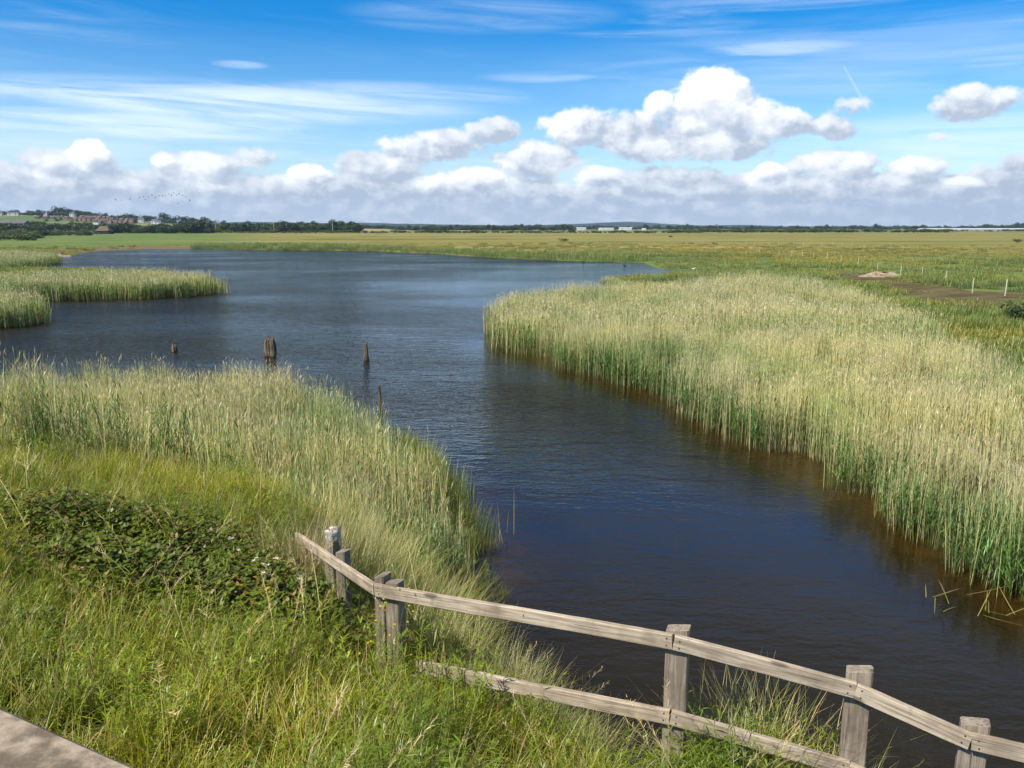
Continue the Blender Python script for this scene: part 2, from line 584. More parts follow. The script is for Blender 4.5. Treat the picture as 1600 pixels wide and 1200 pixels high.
def mat_ground():
    m, t, o = new_mat('ground')
    p = pos(t)
    x, y, z = t.sep(p)
    ta = t.n.new('ShaderNodeAttribute'); ta.attribute_name = 'Col'
    mud, bank, shore = t.sep(ta.outputs['Color'])
    far = t.ramp(t.math('MULTIPLY_ADD', x, 0.25, y), 110, 300)
    n1 = t.noise(t.mapping(p, (0.5, 1.2, 0)), 0.018, 5, 0.6)
    n2 = t.noise(t.mapping(p, (0.35, 1, 0)), 0.11, 5, 0.65)
    n3 = t.noise(p, 1.6, 5, 0.65)
    far = t.math('MULTIPLY', far, t.ramp(t.math('ADD', t.math('DIVIDE', x, t.math('MAXIMUM', y, 1.0)), t.math('MULTIPLY', n1, 0.3)), -0.30, 0.0, 0.25, 1.0))
    green = t.mix(t.ramp(n2, 0.35, 0.65), (0.09, 0.145, 0.034), (0.15, 0.20, 0.052))
    olive = t.mix(t.ramp(n2, 0.35, 0.65), (0.19, 0.18, 0.045), (0.26, 0.225, 0.062))
    f = t.math('ADD', t.math('MULTIPLY_ADD', far, 0.8, -0.45), n1)
    g = t.mix(t.ramp(f, 0.35, 0.62), green, olive)
    g = t.mix(t.math('MULTIPLY', t.ramp(n3, 0.45, 0.8), 0.5), g, (0.05, 0.07, 0.02))
    # straw-coloured and dark-green streaks far off
    stk = t.noise(t.mapping(p, (0.12, 1, 0), (40, 3, 0)), 0.022, 4, 0.6)
    g = t.mix(t.math('MULTIPLY', t.ramp(stk, 0.52, 0.64), t.math('MULTIPLY', far, 0.8)), g, (0.31, 0.27, 0.12))
    stk2 = t.noise(t.mapping(p, (0.15, 1, 0), (90, 70, 0)), 0.03, 4, 0.6)
    g = t.mix(t.math('MULTIPLY', t.ramp(stk2, 0.52, 0.64), t.math('MULTIPLY', far, 0.65)), g, (0.055, 0.085, 0.025))
    mudc = t.mix(t.ramp(t.noise(t.mapping(p, (0.6, 1.4, 1)), 0.5, 6, 0.7), 0.35, 0.65), (0.065, 0.05, 0.02), (0.15, 0.12, 0.055))
    edge = t.math('ADD', mud, t.math('MULTIPLY_ADD', t.noise(p, 0.45, 5, 0.7), 2.0, -1.08))
    g = t.mix(t.ramp(edge, 0.42, 0.58), g, mudc)
    sc = t.mix(t.ramp(n3, 0.4, 0.7), (0.19, 0.135, 0.07), (0.10, 0.085, 0.035))
    edge2 = t.math('ADD', shore, t.math('MULTIPLY_ADD', n2, 1.2, -0.6))
    g = t.mix(t.ramp(edge2, 0.42, 0.6), g, sc)
    soil = t.mix(t.ramp(n3, 0.4, 0.65), (0.03, 0.032, 0.014), (0.05, 0.055, 0.02))
    g = t.mix(bank, g, soil)
    # bed under water
    bed = t.mix(t.ramp(n3, 0.35, 0.7), (0.105, 0.075, 0.026), (0.055, 0.042, 0.018))
    g = t.mix(t.ramp(z, 0.03, -0.03), g, bed)
    # the far slope: fields
    fld = t.n.new('ShaderNodeTexVoronoi')
    t.l.new(t.mapping(p, (1, 0.45, 0)), fld.inputs['Vector']); fld.inputs['Scale'].default_value = 0.006
    fx = t.sep(fld.outputs['Color'])[0]
    fc = t.mix(t.ramp(fx, 0.3, 0.7), (0.10, 0.15, 0.045), (0.24, 0.22, 0.10))
    g = t.mix(t.ramp(y, 950, 1150), g, fc)
    nb = bump(t, n3, 0.9, 0.12)
    t.l.new(principled(t, g, 0.95, 0.1, nb), o.inputs[0])
    return m


def mat_water():
    m, t, o = new_mat('water')
    p = pos(t)
    x, y, z = t.sep(p)
    da = t.n.new('ShaderNodeAttribute'); da.attribute_name = 'Col'
    depth, calm, _ = t.sep(da.outputs['Color'])
    # wind ripples, running across the wind
    a = t.noise(t.mapping(p, (1.0, 2.3, 1), rot=(0, 0, 0.3)), 2.1, 3, 0.6, 0.3)
    b = t.noise(t.mapping(p, (1.2, 1.8, 1), rot=(0, 0, -0.35)), 6.5, 2, 0.55)
    gust = t.ramp(t.noise(t.mapping(p, (0.5, 1, 1)), 0.06, 4, 0.6), 0.33, 0.62, 0.45, 1.1)
    wind = t.math('MULTIPLY', gust, t.math('SUBTRACT', 1.0, calm))
    sw = t.noise(t.mapping(p, (0.8, 1.7, 1), rot=(0, 0, 0.2)), 0.75, 2, 0.5, 0.4)
    hh = t.math('MULTIPLY_ADD', sw, 1.5, t.math('MULTIPLY_ADD', b, 0.30, a))
    hh = t.math('MULTIPLY', hh, t.math('MULTIPLY_ADD', wind, 0.98, 0.015))
    nb = t.n.new('ShaderNodeBump')
    nb.inputs['Strength'].default_value = 1.0
    nb.inputs['Distance'].default_value = 0.17
    t.l.new(hh, nb.inputs['Height'])
    N = nb.outputs[0]
    gl = t.n.new('ShaderNodeBsdfGlossy')
    gl.inputs['Roughness'].default_value = 0.06
    t.l.new(N, gl.inputs['Normal'])
    gl.inputs[0].default_value = (0.86, 0.95, 1.0, 1)
    fr = t.n.new('ShaderNodeFresnel'); fr.inputs['IOR'].default_value = 1.333
    t.l.new(N, fr.inputs['Normal'])
    murk = t.n.new('ShaderNodeBsdfDiffuse')
    mc = t.mix(t.ramp(t.noise(p, 0.25, 3, 0.5), 0.3, 0.7), (0.0130, 0.0098, 0.0038), (0.0165, 0.0122, 0.0046))
    t.l.new(mc, murk.inputs[0])
    tp = t.n.new('ShaderNodeBsdfTransparent')
    t.l.new(t.mix(t.ramp(depth, 0.0, 0.35), (0.80, 0.68, 0.46), (0.42, 0.31, 0.16)), tp.inputs[0])
    body = t.n.new('ShaderNodeMixShader')
    t.l.new(t.ramp(depth, 0.03, 0.42, 0.15, 1.0), body.inputs[0])
    t.l.new(tp.outputs[0], body.inputs[1]); t.l.new(murk.outputs[0], body.inputs[2])
    mx = t.n.new('ShaderNodeMixShader')
    t.l.new(fr.outputs[0], mx.inputs[0])
    t.l.new(body.outputs[0], mx.inputs[1]); t.l.new(gl.outputs[0], mx.inputs[2])
    t.l.new(mx.outputs[0], o.inputs[0])
    return m


def mat_wood(name, light, dark, along=0, scale=1.0):
    m, t, o = new_mat(name)
    tc = t.n.new('ShaderNodeTexCoord')
    oi = t.n.new('ShaderNodeObjectInfo')
    off = t.vmath('ADD', tc.outputs['Object'], t.comb(t.math('MULTIPLY', oi.outputs['Random'], 37.0), t.math('MULTIPLY', oi.outputs['Random'], 11.0), 0.0))
    sc = [1, 1, 1]; sc[along] = 0.045
    q = t.mapping(off, tuple(s * 46 * scale for s in sc))
    n = t.noise(q, 1.0, 6, 0.62, 0.7)
    big = t.noise(off, 3.2 * scale, 5, 0.62)
    kn = t.n.new('ShaderNodeTexVoronoi')
    sk = [7, 7, 7]; sk[along] = 2.6
    t.l.new(t.mapping(off, tuple(sk)), kn.inputs['Vector']); kn.inputs['Scale'].default_value = 1.0
    knot = t.ramp(kn.outputs['Distance'], 0.22, 0.10)
    c = t.mix(t.ramp(n, 0.36, 0.62), dark, light)
    c = t.mix(t.math('MULTIPLY', t.ramp(big, 0.42, 0.7), 0.62), c, tuple(v * 0.46 for v in dark))
    gm = t.ramp(t.noise(off, 9.0, 4, 0.6), 0.62, 0.75)
    c = t.mix(t.math('MULTIPLY', gm, 0.5), c, (0.14, 0.16, 0.08))
    c = t.mix(t.math('MULTIPLY', knot, 0.75), c, tuple(v * 0.25 for v in dark))
    crack = t.ramp(t.noise(t.mapping(off, tuple(s * 90 * scale * (0.4 if i == along else 1) for i, s in enumerate(sc))), 1.0, 2, 0.5), 0.66, 0.72)
    c = t.mix(t.math('MULTIPLY', crack, 0.8), c, (0.03, 0.025, 0.02))
    hb = t.math('SUBTRACT', n, crack)
    t.l.new(principled(t, c, 0.85, 0.2, bump(t, hb, 0.6, 0.006)), o.inputs[0])
    return m


def mat_plain(name, c1, c2, scale=2.0, rough=0.85, b=0.3, bd=0.02, spec=0.2):
    m, t, o = new_mat(name)
    tc = t.n.new('ShaderNodeTexCoord')
    n = t.noise(tc.outputs['Object'], scale, 6, 0.62)
    c = t.mix(t.ramp(n, 0.36, 0.64), c1, c2)
    t.l.new(principled(t, c, rough, spec, bump(t, n, b, bd)), o.inputs[0])
    return m


M_ground = mat_ground()
M_water = mat_water()
M_reed = mat_plant('reed', 0.2, 0.22, (1.08, 1.06, 0.85), 0.18, 1.0, (0.16, 0.50, 0.64, (0.70, 0.85, 0.66)))
M_grass = mat_plant('grass', 0.35, 0.6, (1.35, 1.12, 0.8), 0.35)
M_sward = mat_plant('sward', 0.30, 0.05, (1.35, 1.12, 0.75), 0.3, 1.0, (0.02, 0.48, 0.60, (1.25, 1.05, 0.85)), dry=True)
M_leaf = mat_plant('leaf', 0.4, 1.5, (1.2, 1.1, 0.8), 0.3)
M_tree = mat_plant('tree_leaves', 0.4, 0.03, (1.2, 1.15, 0.8), 0.2)
M_rail = mat_wood('rail_wood', (0.53, 0.445, 0.34), (0.31, 0.245, 0.175), 0)
M_post = mat_wood('post_wood', (0.34, 0.285, 0.225), (0.20, 0.16, 0.12), 2)
M_hand = mat_plain('handrail_wood', (0.14, 0.11, 0.078), (0.36, 0.295, 0.22), 24, 0.85, 0.8, 0.006)
M_rot = mat_wood('rotten_wood', (0.25, 0.20, 0.135), (0.075, 0.058, 0.038), 2, 0.6)
M_nail = mat_plain('nail', (0.03, 0.025, 0.02), (0.08, 0.05, 0.03), 20)
M_stake = mat_plain('stake', (0.45, 0.42, 0.31), (0.55, 0.52, 0.39), 3)
M_rubble = mat_plain('rubble', (0.22, 0.17, 0.11), (0.38, 0.31, 0.21), 1.2, 0.95, 0.8, 0.1)
M_dropping = mat_plain('dropping', (0.62, 0.58, 0.50), (0.22, 0.18, 0.13), 22)
M_dark = mat_plain('dark_debris', (0.02, 0.018, 0.015), (0.05, 0.04, 0.03), 3)
M_white = mat_plain('white_paint', (0.66, 0.67, 0.66), (0.52, 0.54, 0.55), 0.2)
M_brick = mat_plain('brick', (0.30, 0.20, 0.16), (0.22, 0.145, 0.12), 0.6)
M_tile = mat_plain('roof_tile', (0.13, 0.098, 0.088), (0.19, 0.135, 0.115), 0.5)
M_slate = mat_plain('slate', (0.10, 0.10, 0.115), (0.15, 0.14, 0.15), 0.5)
M_brownroof = mat_plain('brown_roof', (0.12, 0.085, 0.06), (0.16, 0.115, 0.08), 0.5)
M_pane = mat_plain('window_pane', (0.02, 0.025, 0.03), (0.05, 0.06, 0.07), 0.4, 0.2, 0.0, 0.01, 0.5)
M_sign = mat_plain('green_board', (0.03, 0.24, 0.17), (0.04, 0.30, 0.21), 0.3)
M_bird = mat_plain('feathers', (0.03, 0.028, 0.03), (0.06, 0.055, 0.05), 4)
M_wbird = mat_plain('white_feathers', (0.8, 0.8, 0.78), (0.7, 0.7, 0.68), 4)
M_bark = mat_plain('bark', (0.09, 0.07, 0.05), (0.14, 0.11, 0.08), 2)
M_stem = mat_plain('bramble_stem', (0.10, 0.06, 0.035), (0.16, 0.10, 0.05), 6)
M_field = mat_plain('stubble', (0.30, 0.25, 0.12), (0.24, 0.22, 0.10), 0.01)
M_hill = mat_plain('downland', (0.022, 0.036, 0.026), (0.045, 0.062, 0.036), 0.004, 0.95, 0, 0)
M_petal = mat_plain('petal', (0.8, 0.76, 0.70), (0.85, 0.84, 0.8), 8)
M_yellow = mat_plain('yellow_petal', (0.75, 0.55, 0.02), (0.8, 0.62, 0.04), 8)

# ------------------------------------------------------------------ ground and water
bankw = np.clip(sdist(gx.ravel(), gy.ravel(), bank_poly) / 1.0 + 0.5, 0, 1)
fx_, fy_ = gx.ravel(), gy.ravel()
mudw = np.maximum(zone(fx_, fy_, MUD, 5.0), 0)
shorew = np.maximum(zone(fx_, fy_, SHORE, 6.0), zone(fx_, fy_, BROWNB, 16.0) * 0.6)
gcol = np.stack([mudw, bankw, shorew], -1)
me = np_mesh('ground', np.stack([fx_, fy_, gz.ravel()], -1), grid_faces(shape=gx.shape), True, gcol)
tag(link('ground', me, mats=M_ground), 'low marsh meadow and grassy bank around the pond', 'ground', kind='structure')

wx = GX[(GX > -130) & (GX < 90)]; wy = GY[(GY > -60) & (GY < 300)]
ix0, ix1 = np.searchsorted(GX, wx[0]), np.searchsorted(GX, wx[-1]) + 1
iy0, iy1 = np.searchsorted(GY, wy[0]), np.searchsorted(GY, wy[-1]) + 1
wgx, wgy, wgz = gx[iy0:iy1, ix0:ix1], gy[iy0:iy1, ix0:ix1], gz[iy0:iy1, ix0:ix1]
fa = grid_faces(shape=wgx.shape)
keep = (wgz.ravel()[fa] < 0.12).any(1)
fa = fa[keep]
used, inv = np.unique(fa, return_inverse=True)
vx, vy, vz = wgx.ravel()[used], wgy.ravel()[used], wgz.ravel()[used]
CALM = A((600, 452), (700, 425), (830, 412), (1000, 409), (1100, 425), (960, 470), (800, 530), (740, 520), (690, 490))
calm = zone(vx, vy, CALM, 14.0) * 0.72
# sheltered water near the camera
calm = np.maximum(calm, np.clip((29 - vy) / 12, 0, 1) ** .7 * 0.96)
calm = np.maximum(calm, np.clip(1.2 - seg_dist(vx, vy, RIGHT_EDGE, False) / 3.5, 0, 1) * .9)
wc = np.stack([np.clip(-vz, 0, 2), calm, calm * 0], -1)
me = np_mesh('water', np.stack([vx, vy, np.zeros_like(vx)], -1), inv.reshape(fa.shape), True, wc)
tag(link('water', me, mats=M_water), 'dark rippled blue water of the reed-fringed pond', 'water', kind='structure')


# ------------------------------------------------------------------ ribbons (blades, stems, leaves)
class Ribbons:
    def __init__(s):
        s.V = []; s.F = []; s.C = []; s.n = 0

    def add(s, base, az, lean, bend, length, width, nseg, col, tipcol=None, taper=1.6, wstart=1.0, bendpow=1.3, facing=None, belly=0.0):
        base = np.asarray(base, float); N = len(base)
        f = lambda a: np.broadcast_to(np.asarray(a, float), (N,))
        az, lean, bend, length, width = map(f, (az, lean, bend, length, width))
        d = np.stack([np.cos(az), np.sin(az)], -1)
        fac = az + math.pi / 2 if facing is None else f(facing)
        side = np.stack([np.cos(fac), np.sin(fac), np.zeros(N)], -1)
        p = base.copy()
        vs = []; cs = []
        col = np.broadcast_to(np.asarray(col, float), (N, 3))
        tip = col if tipcol is None else np.broadcast_to(np.asarray(tipcol, float), (N, 3))
        for k in range(nseg + 1):
            tt = k / nseg
            if k > 0:
                th = lean + bend * ((k - 0.5) / nseg) ** bendpow
                step = length / nseg
                p = p + np.stack([np.sin(th) * d[:, 0] * step, np.sin(th) * d[:, 1] * step, np.cos(th) * step], -1)
            w = width * (wstart + (1 - wstart) * min(1, tt * 3)) * max(0.04, 1 - tt ** taper) if belly == 0 else width * max(0.05, math.sin(math.pi * min(1, (tt * .9 + .08))) ** belly)
            hw = (w * 0.5)[:, None] * side
            vs += [p - hw, p + hw]
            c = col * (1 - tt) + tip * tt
            cs += [c, c]
        V = np.stack(vs, 1).reshape(-1, 3)
        C = np.stack(cs, 1).reshape(-1, 3)
        m = 2 * (nseg + 1)
        k = np.arange(nseg)
        q = np.stack([2 * k, 2 * k + 1, 2 * k + 3, 2 * k + 2], -1)
        Fc = (np.arange(N)[:, None, None] * m + q[None]).reshape(-1, 4) + s.n
        s.V.append(V); s.F.append(Fc); s.C.append(C); s.n += len(V)
        return p

    def mesh(s, name, mat):
        me = np_mesh(name, np.concatenate(s.V), np.concatenate(s.F), True, np.clip(np.concatenate(s.C), 0, 1))
        me.materials.append(mat)
        return me


def U(a, b, n): return rng.uniform(a, b, n)


def disc(n, r):
    a = U(0, 2 * math.pi, n); q = np.sqrt(U(0, 1, n)) * r
    return np.stack([np.cos(a) * q, np.sin(a) * q, np.zeros(n)], -1)


def jit(c, n, s=0.18):
    c = np.asarray(c, float)
    return c * (1 + rng.normal(0, s, (n, 1))) * (1 + rng.normal(0, s * .3, (n, 3)))


TAN = (0.76, 0.68, 0.37); PLUME = (0.60, 0.52, 0.33)
RGREEN = (0.105, 0.18, 0.040); RLEAF = (0.125, 0.215, 0.055)


def point_along(base, az, lean, bend, length, t, n=4, bendpow=1.3):
    p = base.copy()
    for k in range(n):
        th = lean + bend * ((k + .5) / n * t) ** bendpow
        st = length * t / n
        p = p + np.stack([np.sin(th) * np.cos(az) * st, np.sin(th) * np.sin(az) * st, np.cos(th) * st], -1)
    return p


def reed_clump(ndry, ngreen, r=0.55, hd=(1.7, 2.35), hg=(1.15, 1.85), leaves=6, w=1.0, lod=0, bias=0.0):
    R = Ribbons()
    # last year's dry stems with plumes
    n = ndry
    if n:
        b = disc(n, r); b[:, 2] = -0.15
        az = U(0, 6.28, n); lean = np.abs(rng.normal(0.0, 0.05, n)); bend = U(0.0, 0.14, n)
        L = U(hd[0], hd[1], n)
        c = jit(TAN, n, 0.16)
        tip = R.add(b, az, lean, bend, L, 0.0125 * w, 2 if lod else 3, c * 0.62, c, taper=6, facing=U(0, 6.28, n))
        m = rng.random(n) < 0.45
        mm = int(m.sum())
        R.add(tip[m] - [0, 0, .05], az[m], (lean + bend)[m] + .15, 0.35, U(.10, .20, mm), 0.017 * w, 2, jit(PLUME, mm, 0.15), belly=0.7, facing=U(0, 6.28, mm))
        k = rng.random(n) < 0.25      # withered leaves
        kk = int(k.sum())
        pb = point_along(b[k], az[k], lean[k], bend[k], L[k], 0.65)
        R.add(pb, U(0, 6.28, kk), 0.5, U(.8, 1.8, kk), U(.2, .35, kk), 0.014 * w, 2, jit((0.40, 0.33, 0.18), kk))
    n = ngreen
    if n:
        b = disc(n, r); b[:, 2] = -0.15
        az = U(0, 6.28, n) + bias; lean = np.abs(rng.normal(0.0, 0.09, n)); bend = U(0.05, 0.3, n)
        L = U(hg[0], hg[1], n)
        c = jit(RGREEN, n, 0.15)
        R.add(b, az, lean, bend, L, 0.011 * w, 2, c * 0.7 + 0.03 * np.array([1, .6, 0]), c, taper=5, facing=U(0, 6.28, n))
        for j in range(leaves):
            tt = 0.28 + 0.72 * (j + rng.random()) / leaves
            pb = point_along(b, az, lean, bend, L, tt)
            R.add(pb, U(0, 6.28, n), U(.25, .8, n), U(.3, 1.3, n), U(.26, .46, n) * (1.1 - .35 * tt), U(.017, .027, n) * w, 2 if lod else 3, jit(RLEAF, n, 0.2), taper=2.0, wstart=.5)
    return R


def grass_clump(n, r, h, width, cols, lean=0.35, bend=0.9, seg=4, dead=0.15):
    R = Ribbons()
    b = disc(n, r); b[:, 2] = -0.04
    L = U(h[0], h[1], n)
    ci = rng.integers(0, len(cols), n)
    c = np.array(cols)[ci] * (1 + rng.normal(0, .16, (n, 1)))
    dd = rng.random(n) < dead
    c[dd] = np.array((0.42, 0.36, 0.20)) * (1 + rng.normal(0, .15, (int(dd.sum()), 1)))
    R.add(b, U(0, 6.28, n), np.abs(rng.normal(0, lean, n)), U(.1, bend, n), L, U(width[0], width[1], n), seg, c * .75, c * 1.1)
    return R


_src_i = 0


def scatter(name, pts, variants, scale=(0.85, 1.15), tilt=0.06, label=None, cat=None, seed=1, sxy=None, group=None):
    """one object: its vertices are the plants' feet; a node tree grows a clump on each"""
    global _src_i
    pts = np.asarray(pts, np.float32)
    n = len(pts)
    r = np.random.default_rng(seed)
    me = bpy.data.meshes.new(name)
    me.vertices.add(n)
    me.vertices.foreach_set('co', pts.ravel())
    rot = np.stack([r.normal(0, tilt, n), r.normal(0, tilt, n), r.uniform(0, 6.283, n)], -1).astype(np.float32)
    a = me.attributes.new('rot', 'FLOAT_VECTOR', 'POINT'); a.data.foreach_set('vector', rot.ravel())
    s = r.uniform(scale[0], scale[1], n) if not isinstance(scale, np.ndarray) else scale
    sv = np.stack([s, s, s * r.uniform(.92, 1.08, n)], -1)
    if sxy is not None: sv[:, :2] *= np.asarray(sxy)[:, None] if hasattr(sxy, '__len__') else sxy
    a = me.attributes.new('scl', 'FLOAT_VECTOR', 'POINT'); a.data.foreach_set('vector', sv.astype(np.float32).ravel())
    a = me.attributes.new('idx', 'INT', 'POINT'); a.data.foreach_set('value', r.integers(0, len(variants), n).astype(np.int32))
    o = link(name, me)
    for v in variants:
        for mt in v.materials:
            if mt.name not in me.materials: me.materials.append(mt)
    ng = bpy.data.node_groups.new(name + '_growth', 'GeometryNodeTree')
    ng.interface.new_socket('Geometry', in_out='INPUT', socket_type='NodeSocketGeometry')
    ng.interface.new_socket('Geometry', in_out='OUTPUT', socket_type='NodeSocketGeometry')
    N = ng.nodes; Lk = ng.links
    gi = N.new('NodeGroupInput'); go = N.new('NodeGroupOutput')
    jn = N.new('GeometryNodeJoinGeometry')
    for v in reversed(variants):
        src = bpy.data.objects.new(v.name, v)       # never linked to the scene: only a source of mesh data
        oi = N.new('GeometryNodeObjectInfo'); oi.inputs['Object'].default_value = src
        gt = N.new('GeometryNodeGeometryToInstance')
        Lk.new(oi.outputs['Geometry'], gt.inputs[0])
        Lk.new(gt.outputs[0], jn.inputs[0])
    io = N.new('GeometryNodeInstanceOnPoints')
    Lk.new(gi.outputs[0], io.inputs['Points'])
    Lk.new(jn.outputs[0], io.inputs['Instance'])
    io.inputs['Pick Instance'].default_value = True

    def attr(nm, ty):
        q = N.new('GeometryNodeInputNamedAttribute'); q.data_type = ty
        q.inputs['Name'].default_value = nm
        return q.outputs[0]
    Lk.new(attr('idx', 'INT'), io.inputs['Instance Index'])
    e2r = N.new('FunctionNodeEulerToRotation')
    Lk.new(attr('rot', 'FLOAT_VECTOR'), e2r.inputs[0])
    Lk.new(e2r.outputs[0], io.inputs['Rotation'])
    Lk.new(attr('scl', 'FLOAT_VECTOR'), io.inputs['Scale'])
    Lk.new(io.outputs[0], go.inputs[0])
    md = o.modifiers.new('growth', 'NODES'); md.node_group = ng
    tag(o, label, cat, group, 'stuff')
    return o


def fill(poly, density, seed=0, jitter=True):
    """random points in a polygon (density: per square metre, number or function of (x,y))"""
    r = np.random.default_rng(seed)
    P = np.array(poly)
    lo, hi = P.min(0), P.max(0)
    dmax = density if not callable(density) else density(None, None)
    n = int((hi - lo).prod() * dmax)
    x = r.uniform(lo[0], hi[0], n); y = r.uniform(lo[1], hi[1], n)
    k = inside(x, y, poly)
    x, y = x[k], y[k]
    if callable(density):
        k = r.random(len(x)) < density(x, y) / dmax
        x, y = x[k], y[k]
    return x, y


def in_view(x, y, margin=0.08, near=-1):
    return (np.abs(x) < (0.66 + margin) * np.maximum(y, 0) + 5) & (y > near)


def feet(x, y, dz=0.0):
    return np.stack([x, y, land(x, y) + dz], -1)


# ------------------------------------------------------------------ reed beds
V_near = [reed_clump(58, 20, 0.55, leaves=5).mesh('reeds', M_reed) for _ in range(6)]
V_edge = [reed_clump(22, 36, 0.5, hd=(1.5, 2.2), hg=(1.1, 1.8), leaves=7).mesh('reeds', M_reed) for _ in range(5)]
V_far = [reed_clump(30, 22, 0.8, hd=(1.75, 2.3), hg=(1.1, 1.8), leaves=6, w=1.8, lod=1).mesh('reeds', M_reed) for _ in range(5)]
V_spit = [reed_clump(20, 30, 0.8, hd=(1.8, 2.3), hg=(1.2, 1.9), leaves=6, w=1.8, lod=1).mesh('reeds', M_reed) for _ in range(4)]
V_fargreen = [reed_clump(8, 26, 0.8, leaves=5, w=2.0, lod=1).mesh('reeds', M_reed) for _ in range(4)]

# right bed
def dens_r(x, y):
    if x is None: return 2.6
    d = np.hypot(x, y)
    return np.interp(d, [10, 25, 45, 90], [2.6, 2.3, 1.6, 0.9])


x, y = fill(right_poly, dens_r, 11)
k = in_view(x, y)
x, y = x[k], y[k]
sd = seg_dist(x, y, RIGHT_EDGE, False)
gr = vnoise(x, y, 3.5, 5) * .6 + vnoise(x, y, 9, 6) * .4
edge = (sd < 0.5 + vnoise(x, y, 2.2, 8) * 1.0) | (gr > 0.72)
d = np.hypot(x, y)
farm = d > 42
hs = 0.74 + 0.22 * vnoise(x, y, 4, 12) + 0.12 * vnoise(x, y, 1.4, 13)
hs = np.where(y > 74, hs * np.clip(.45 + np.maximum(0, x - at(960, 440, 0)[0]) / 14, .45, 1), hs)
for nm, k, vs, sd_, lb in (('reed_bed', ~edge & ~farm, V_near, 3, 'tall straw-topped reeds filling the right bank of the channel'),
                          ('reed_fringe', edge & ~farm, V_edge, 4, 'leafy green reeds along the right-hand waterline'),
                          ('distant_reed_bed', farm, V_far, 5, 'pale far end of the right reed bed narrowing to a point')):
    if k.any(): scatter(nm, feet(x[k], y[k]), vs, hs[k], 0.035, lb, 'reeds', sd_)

# bed on the left, below the bank
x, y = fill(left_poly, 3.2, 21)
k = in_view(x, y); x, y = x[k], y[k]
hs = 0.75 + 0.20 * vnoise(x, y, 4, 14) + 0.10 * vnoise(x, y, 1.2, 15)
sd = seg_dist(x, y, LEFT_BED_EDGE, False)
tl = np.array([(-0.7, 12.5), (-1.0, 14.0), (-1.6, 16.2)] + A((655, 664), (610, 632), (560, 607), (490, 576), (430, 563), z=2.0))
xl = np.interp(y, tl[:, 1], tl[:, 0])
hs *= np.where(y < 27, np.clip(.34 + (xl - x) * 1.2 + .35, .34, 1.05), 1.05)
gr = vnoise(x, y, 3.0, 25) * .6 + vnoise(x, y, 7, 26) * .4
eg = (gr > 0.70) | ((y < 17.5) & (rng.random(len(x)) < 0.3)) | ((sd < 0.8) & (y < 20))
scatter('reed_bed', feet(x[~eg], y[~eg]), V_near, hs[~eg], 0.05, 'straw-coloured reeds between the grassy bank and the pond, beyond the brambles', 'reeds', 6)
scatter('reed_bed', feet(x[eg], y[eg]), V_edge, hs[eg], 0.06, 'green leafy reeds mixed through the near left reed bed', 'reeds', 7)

# low dark rushes on the water margin of the left bed
V_rush = [grass_clump(110, 0.4, (0.45, 0.95), (0.008, 0.014), [(0.16, 0.24, 0.03), (0.13, 0.20, 0.03), (0.24, 0.25, 0.05)], .22, .6, 3, .08).mesh('rushes', M_grass) for _ in range(4)]
rush_line = A((640, 690), (690, 745), (722, 790), (740, 845), (758, 880), (778, 940), (792, 1000), (800, 1040))
px_, py_ = [], []
for i in range(len(rush_line) - 1):
    a_, b_ = np.array(rush_line[i]), np.array(rush_line[i + 1])
    nn = int(np.linalg.norm(b_ - a_) * 7) + 1
    tt = rng.random(nn)
    q = a_ + (b_ - a_) * tt[:, None] + rng.normal(0, .22, (nn, 2)) - [0.42, 0.1]
    px_.append(q[:, 0]); py_.append(q[:, 1])
x, y = np.concatenate(px_), np.concatenate(py_)
scatter('rushes', feet(x, y), V_rush, np.clip((y - 9) / 9, .45, 1.1) * rng.uniform(.8, 1.2, len(x)), 0.1, 'dark olive rushes along the near left waterline', 'rushes', 8)

# reed spits in the left distance
spits = [
    ('reed_spit', SPITS[0], 1.5, V_spit,
     'long reed spit with straw tops jutting into the pond from the left'),
    ('reed_spit', SPITS[1], 2.2, V_spit,
     'dense reed clump at the left edge with its foot in the water'),
    ('reed_spit', SPITS[2], 0.8, V_spit,
     'small farther reed spit ending in a point behind the long one'),
    ('reed_belt', A((300, 389.5), (340, 391), (450, 391.8), (560, 392.6), (560, 388), (450, 387), (300, 386)), 0.4, V_fargreen, 'belt of pale-topped reeds on the far shore'),
    ('reed_belt', A((560, 393), (600, 393.8), (670, 396.3), (740, 401.3), (800, 404.8), (860, 407.3), (1005, 411.3), (1020, 406), (860, 402), (740, 396), (650, 391), (570, 389)), 0.35, V_fargreen,
     'bright green reed belt along the far shore'),
]
for i, (nm, poly, dn, vs, lb) in enumerate(spits):
    x, y = fill(poly, dn, 31 + i)
    k = in_view(x, y, .1); x, y = x[k], y[k]
    hs = 0.78 + 0.2 * vnoise(x, y, 6, 40 + i) + .08 * vnoise(x, y, 2, 50 + i)
    if i == 3: hs *= 0.8
    if i == 4: hs *= np.where(rng.random(len(x)) < .5, .75, .95) * 0.8
    scatter(nm, feet(x, y), vs, hs, 0.04, lb, 'reeds', 60 + i, sxy=1.25)

# ------------------------------------------------------------------ marsh sward
V_sward = [grass_clump(170, 1.3, (0.18, 0.5), (0.03, 0.06), [(0.15, 0.235, 0.055), (0.20, 0.28, 0.065), (0.25, 0.28, 0.08)], .5, .9, 2, .12).mesh('sward', M_sward) for _ in range(5)]
V_tall = [grass_clump(200, 1.0, (0.35, 0.85), (0.03, 0.05), [(0.12, 0.20, 0.045), (0.16, 0.25, 0.06), (0.20, 0.26, 0.07)], .4, .8, 2, .08).mesh('tussock', M_sward) for _ in range(4)]


def dens_m(x, y):
    if x is None: return 0.9
    return np.interp(np.hypot(x, y), [40, 65, 120, 230, 330], [0.9, 0.45, 0.24, 0.10, 0.0])


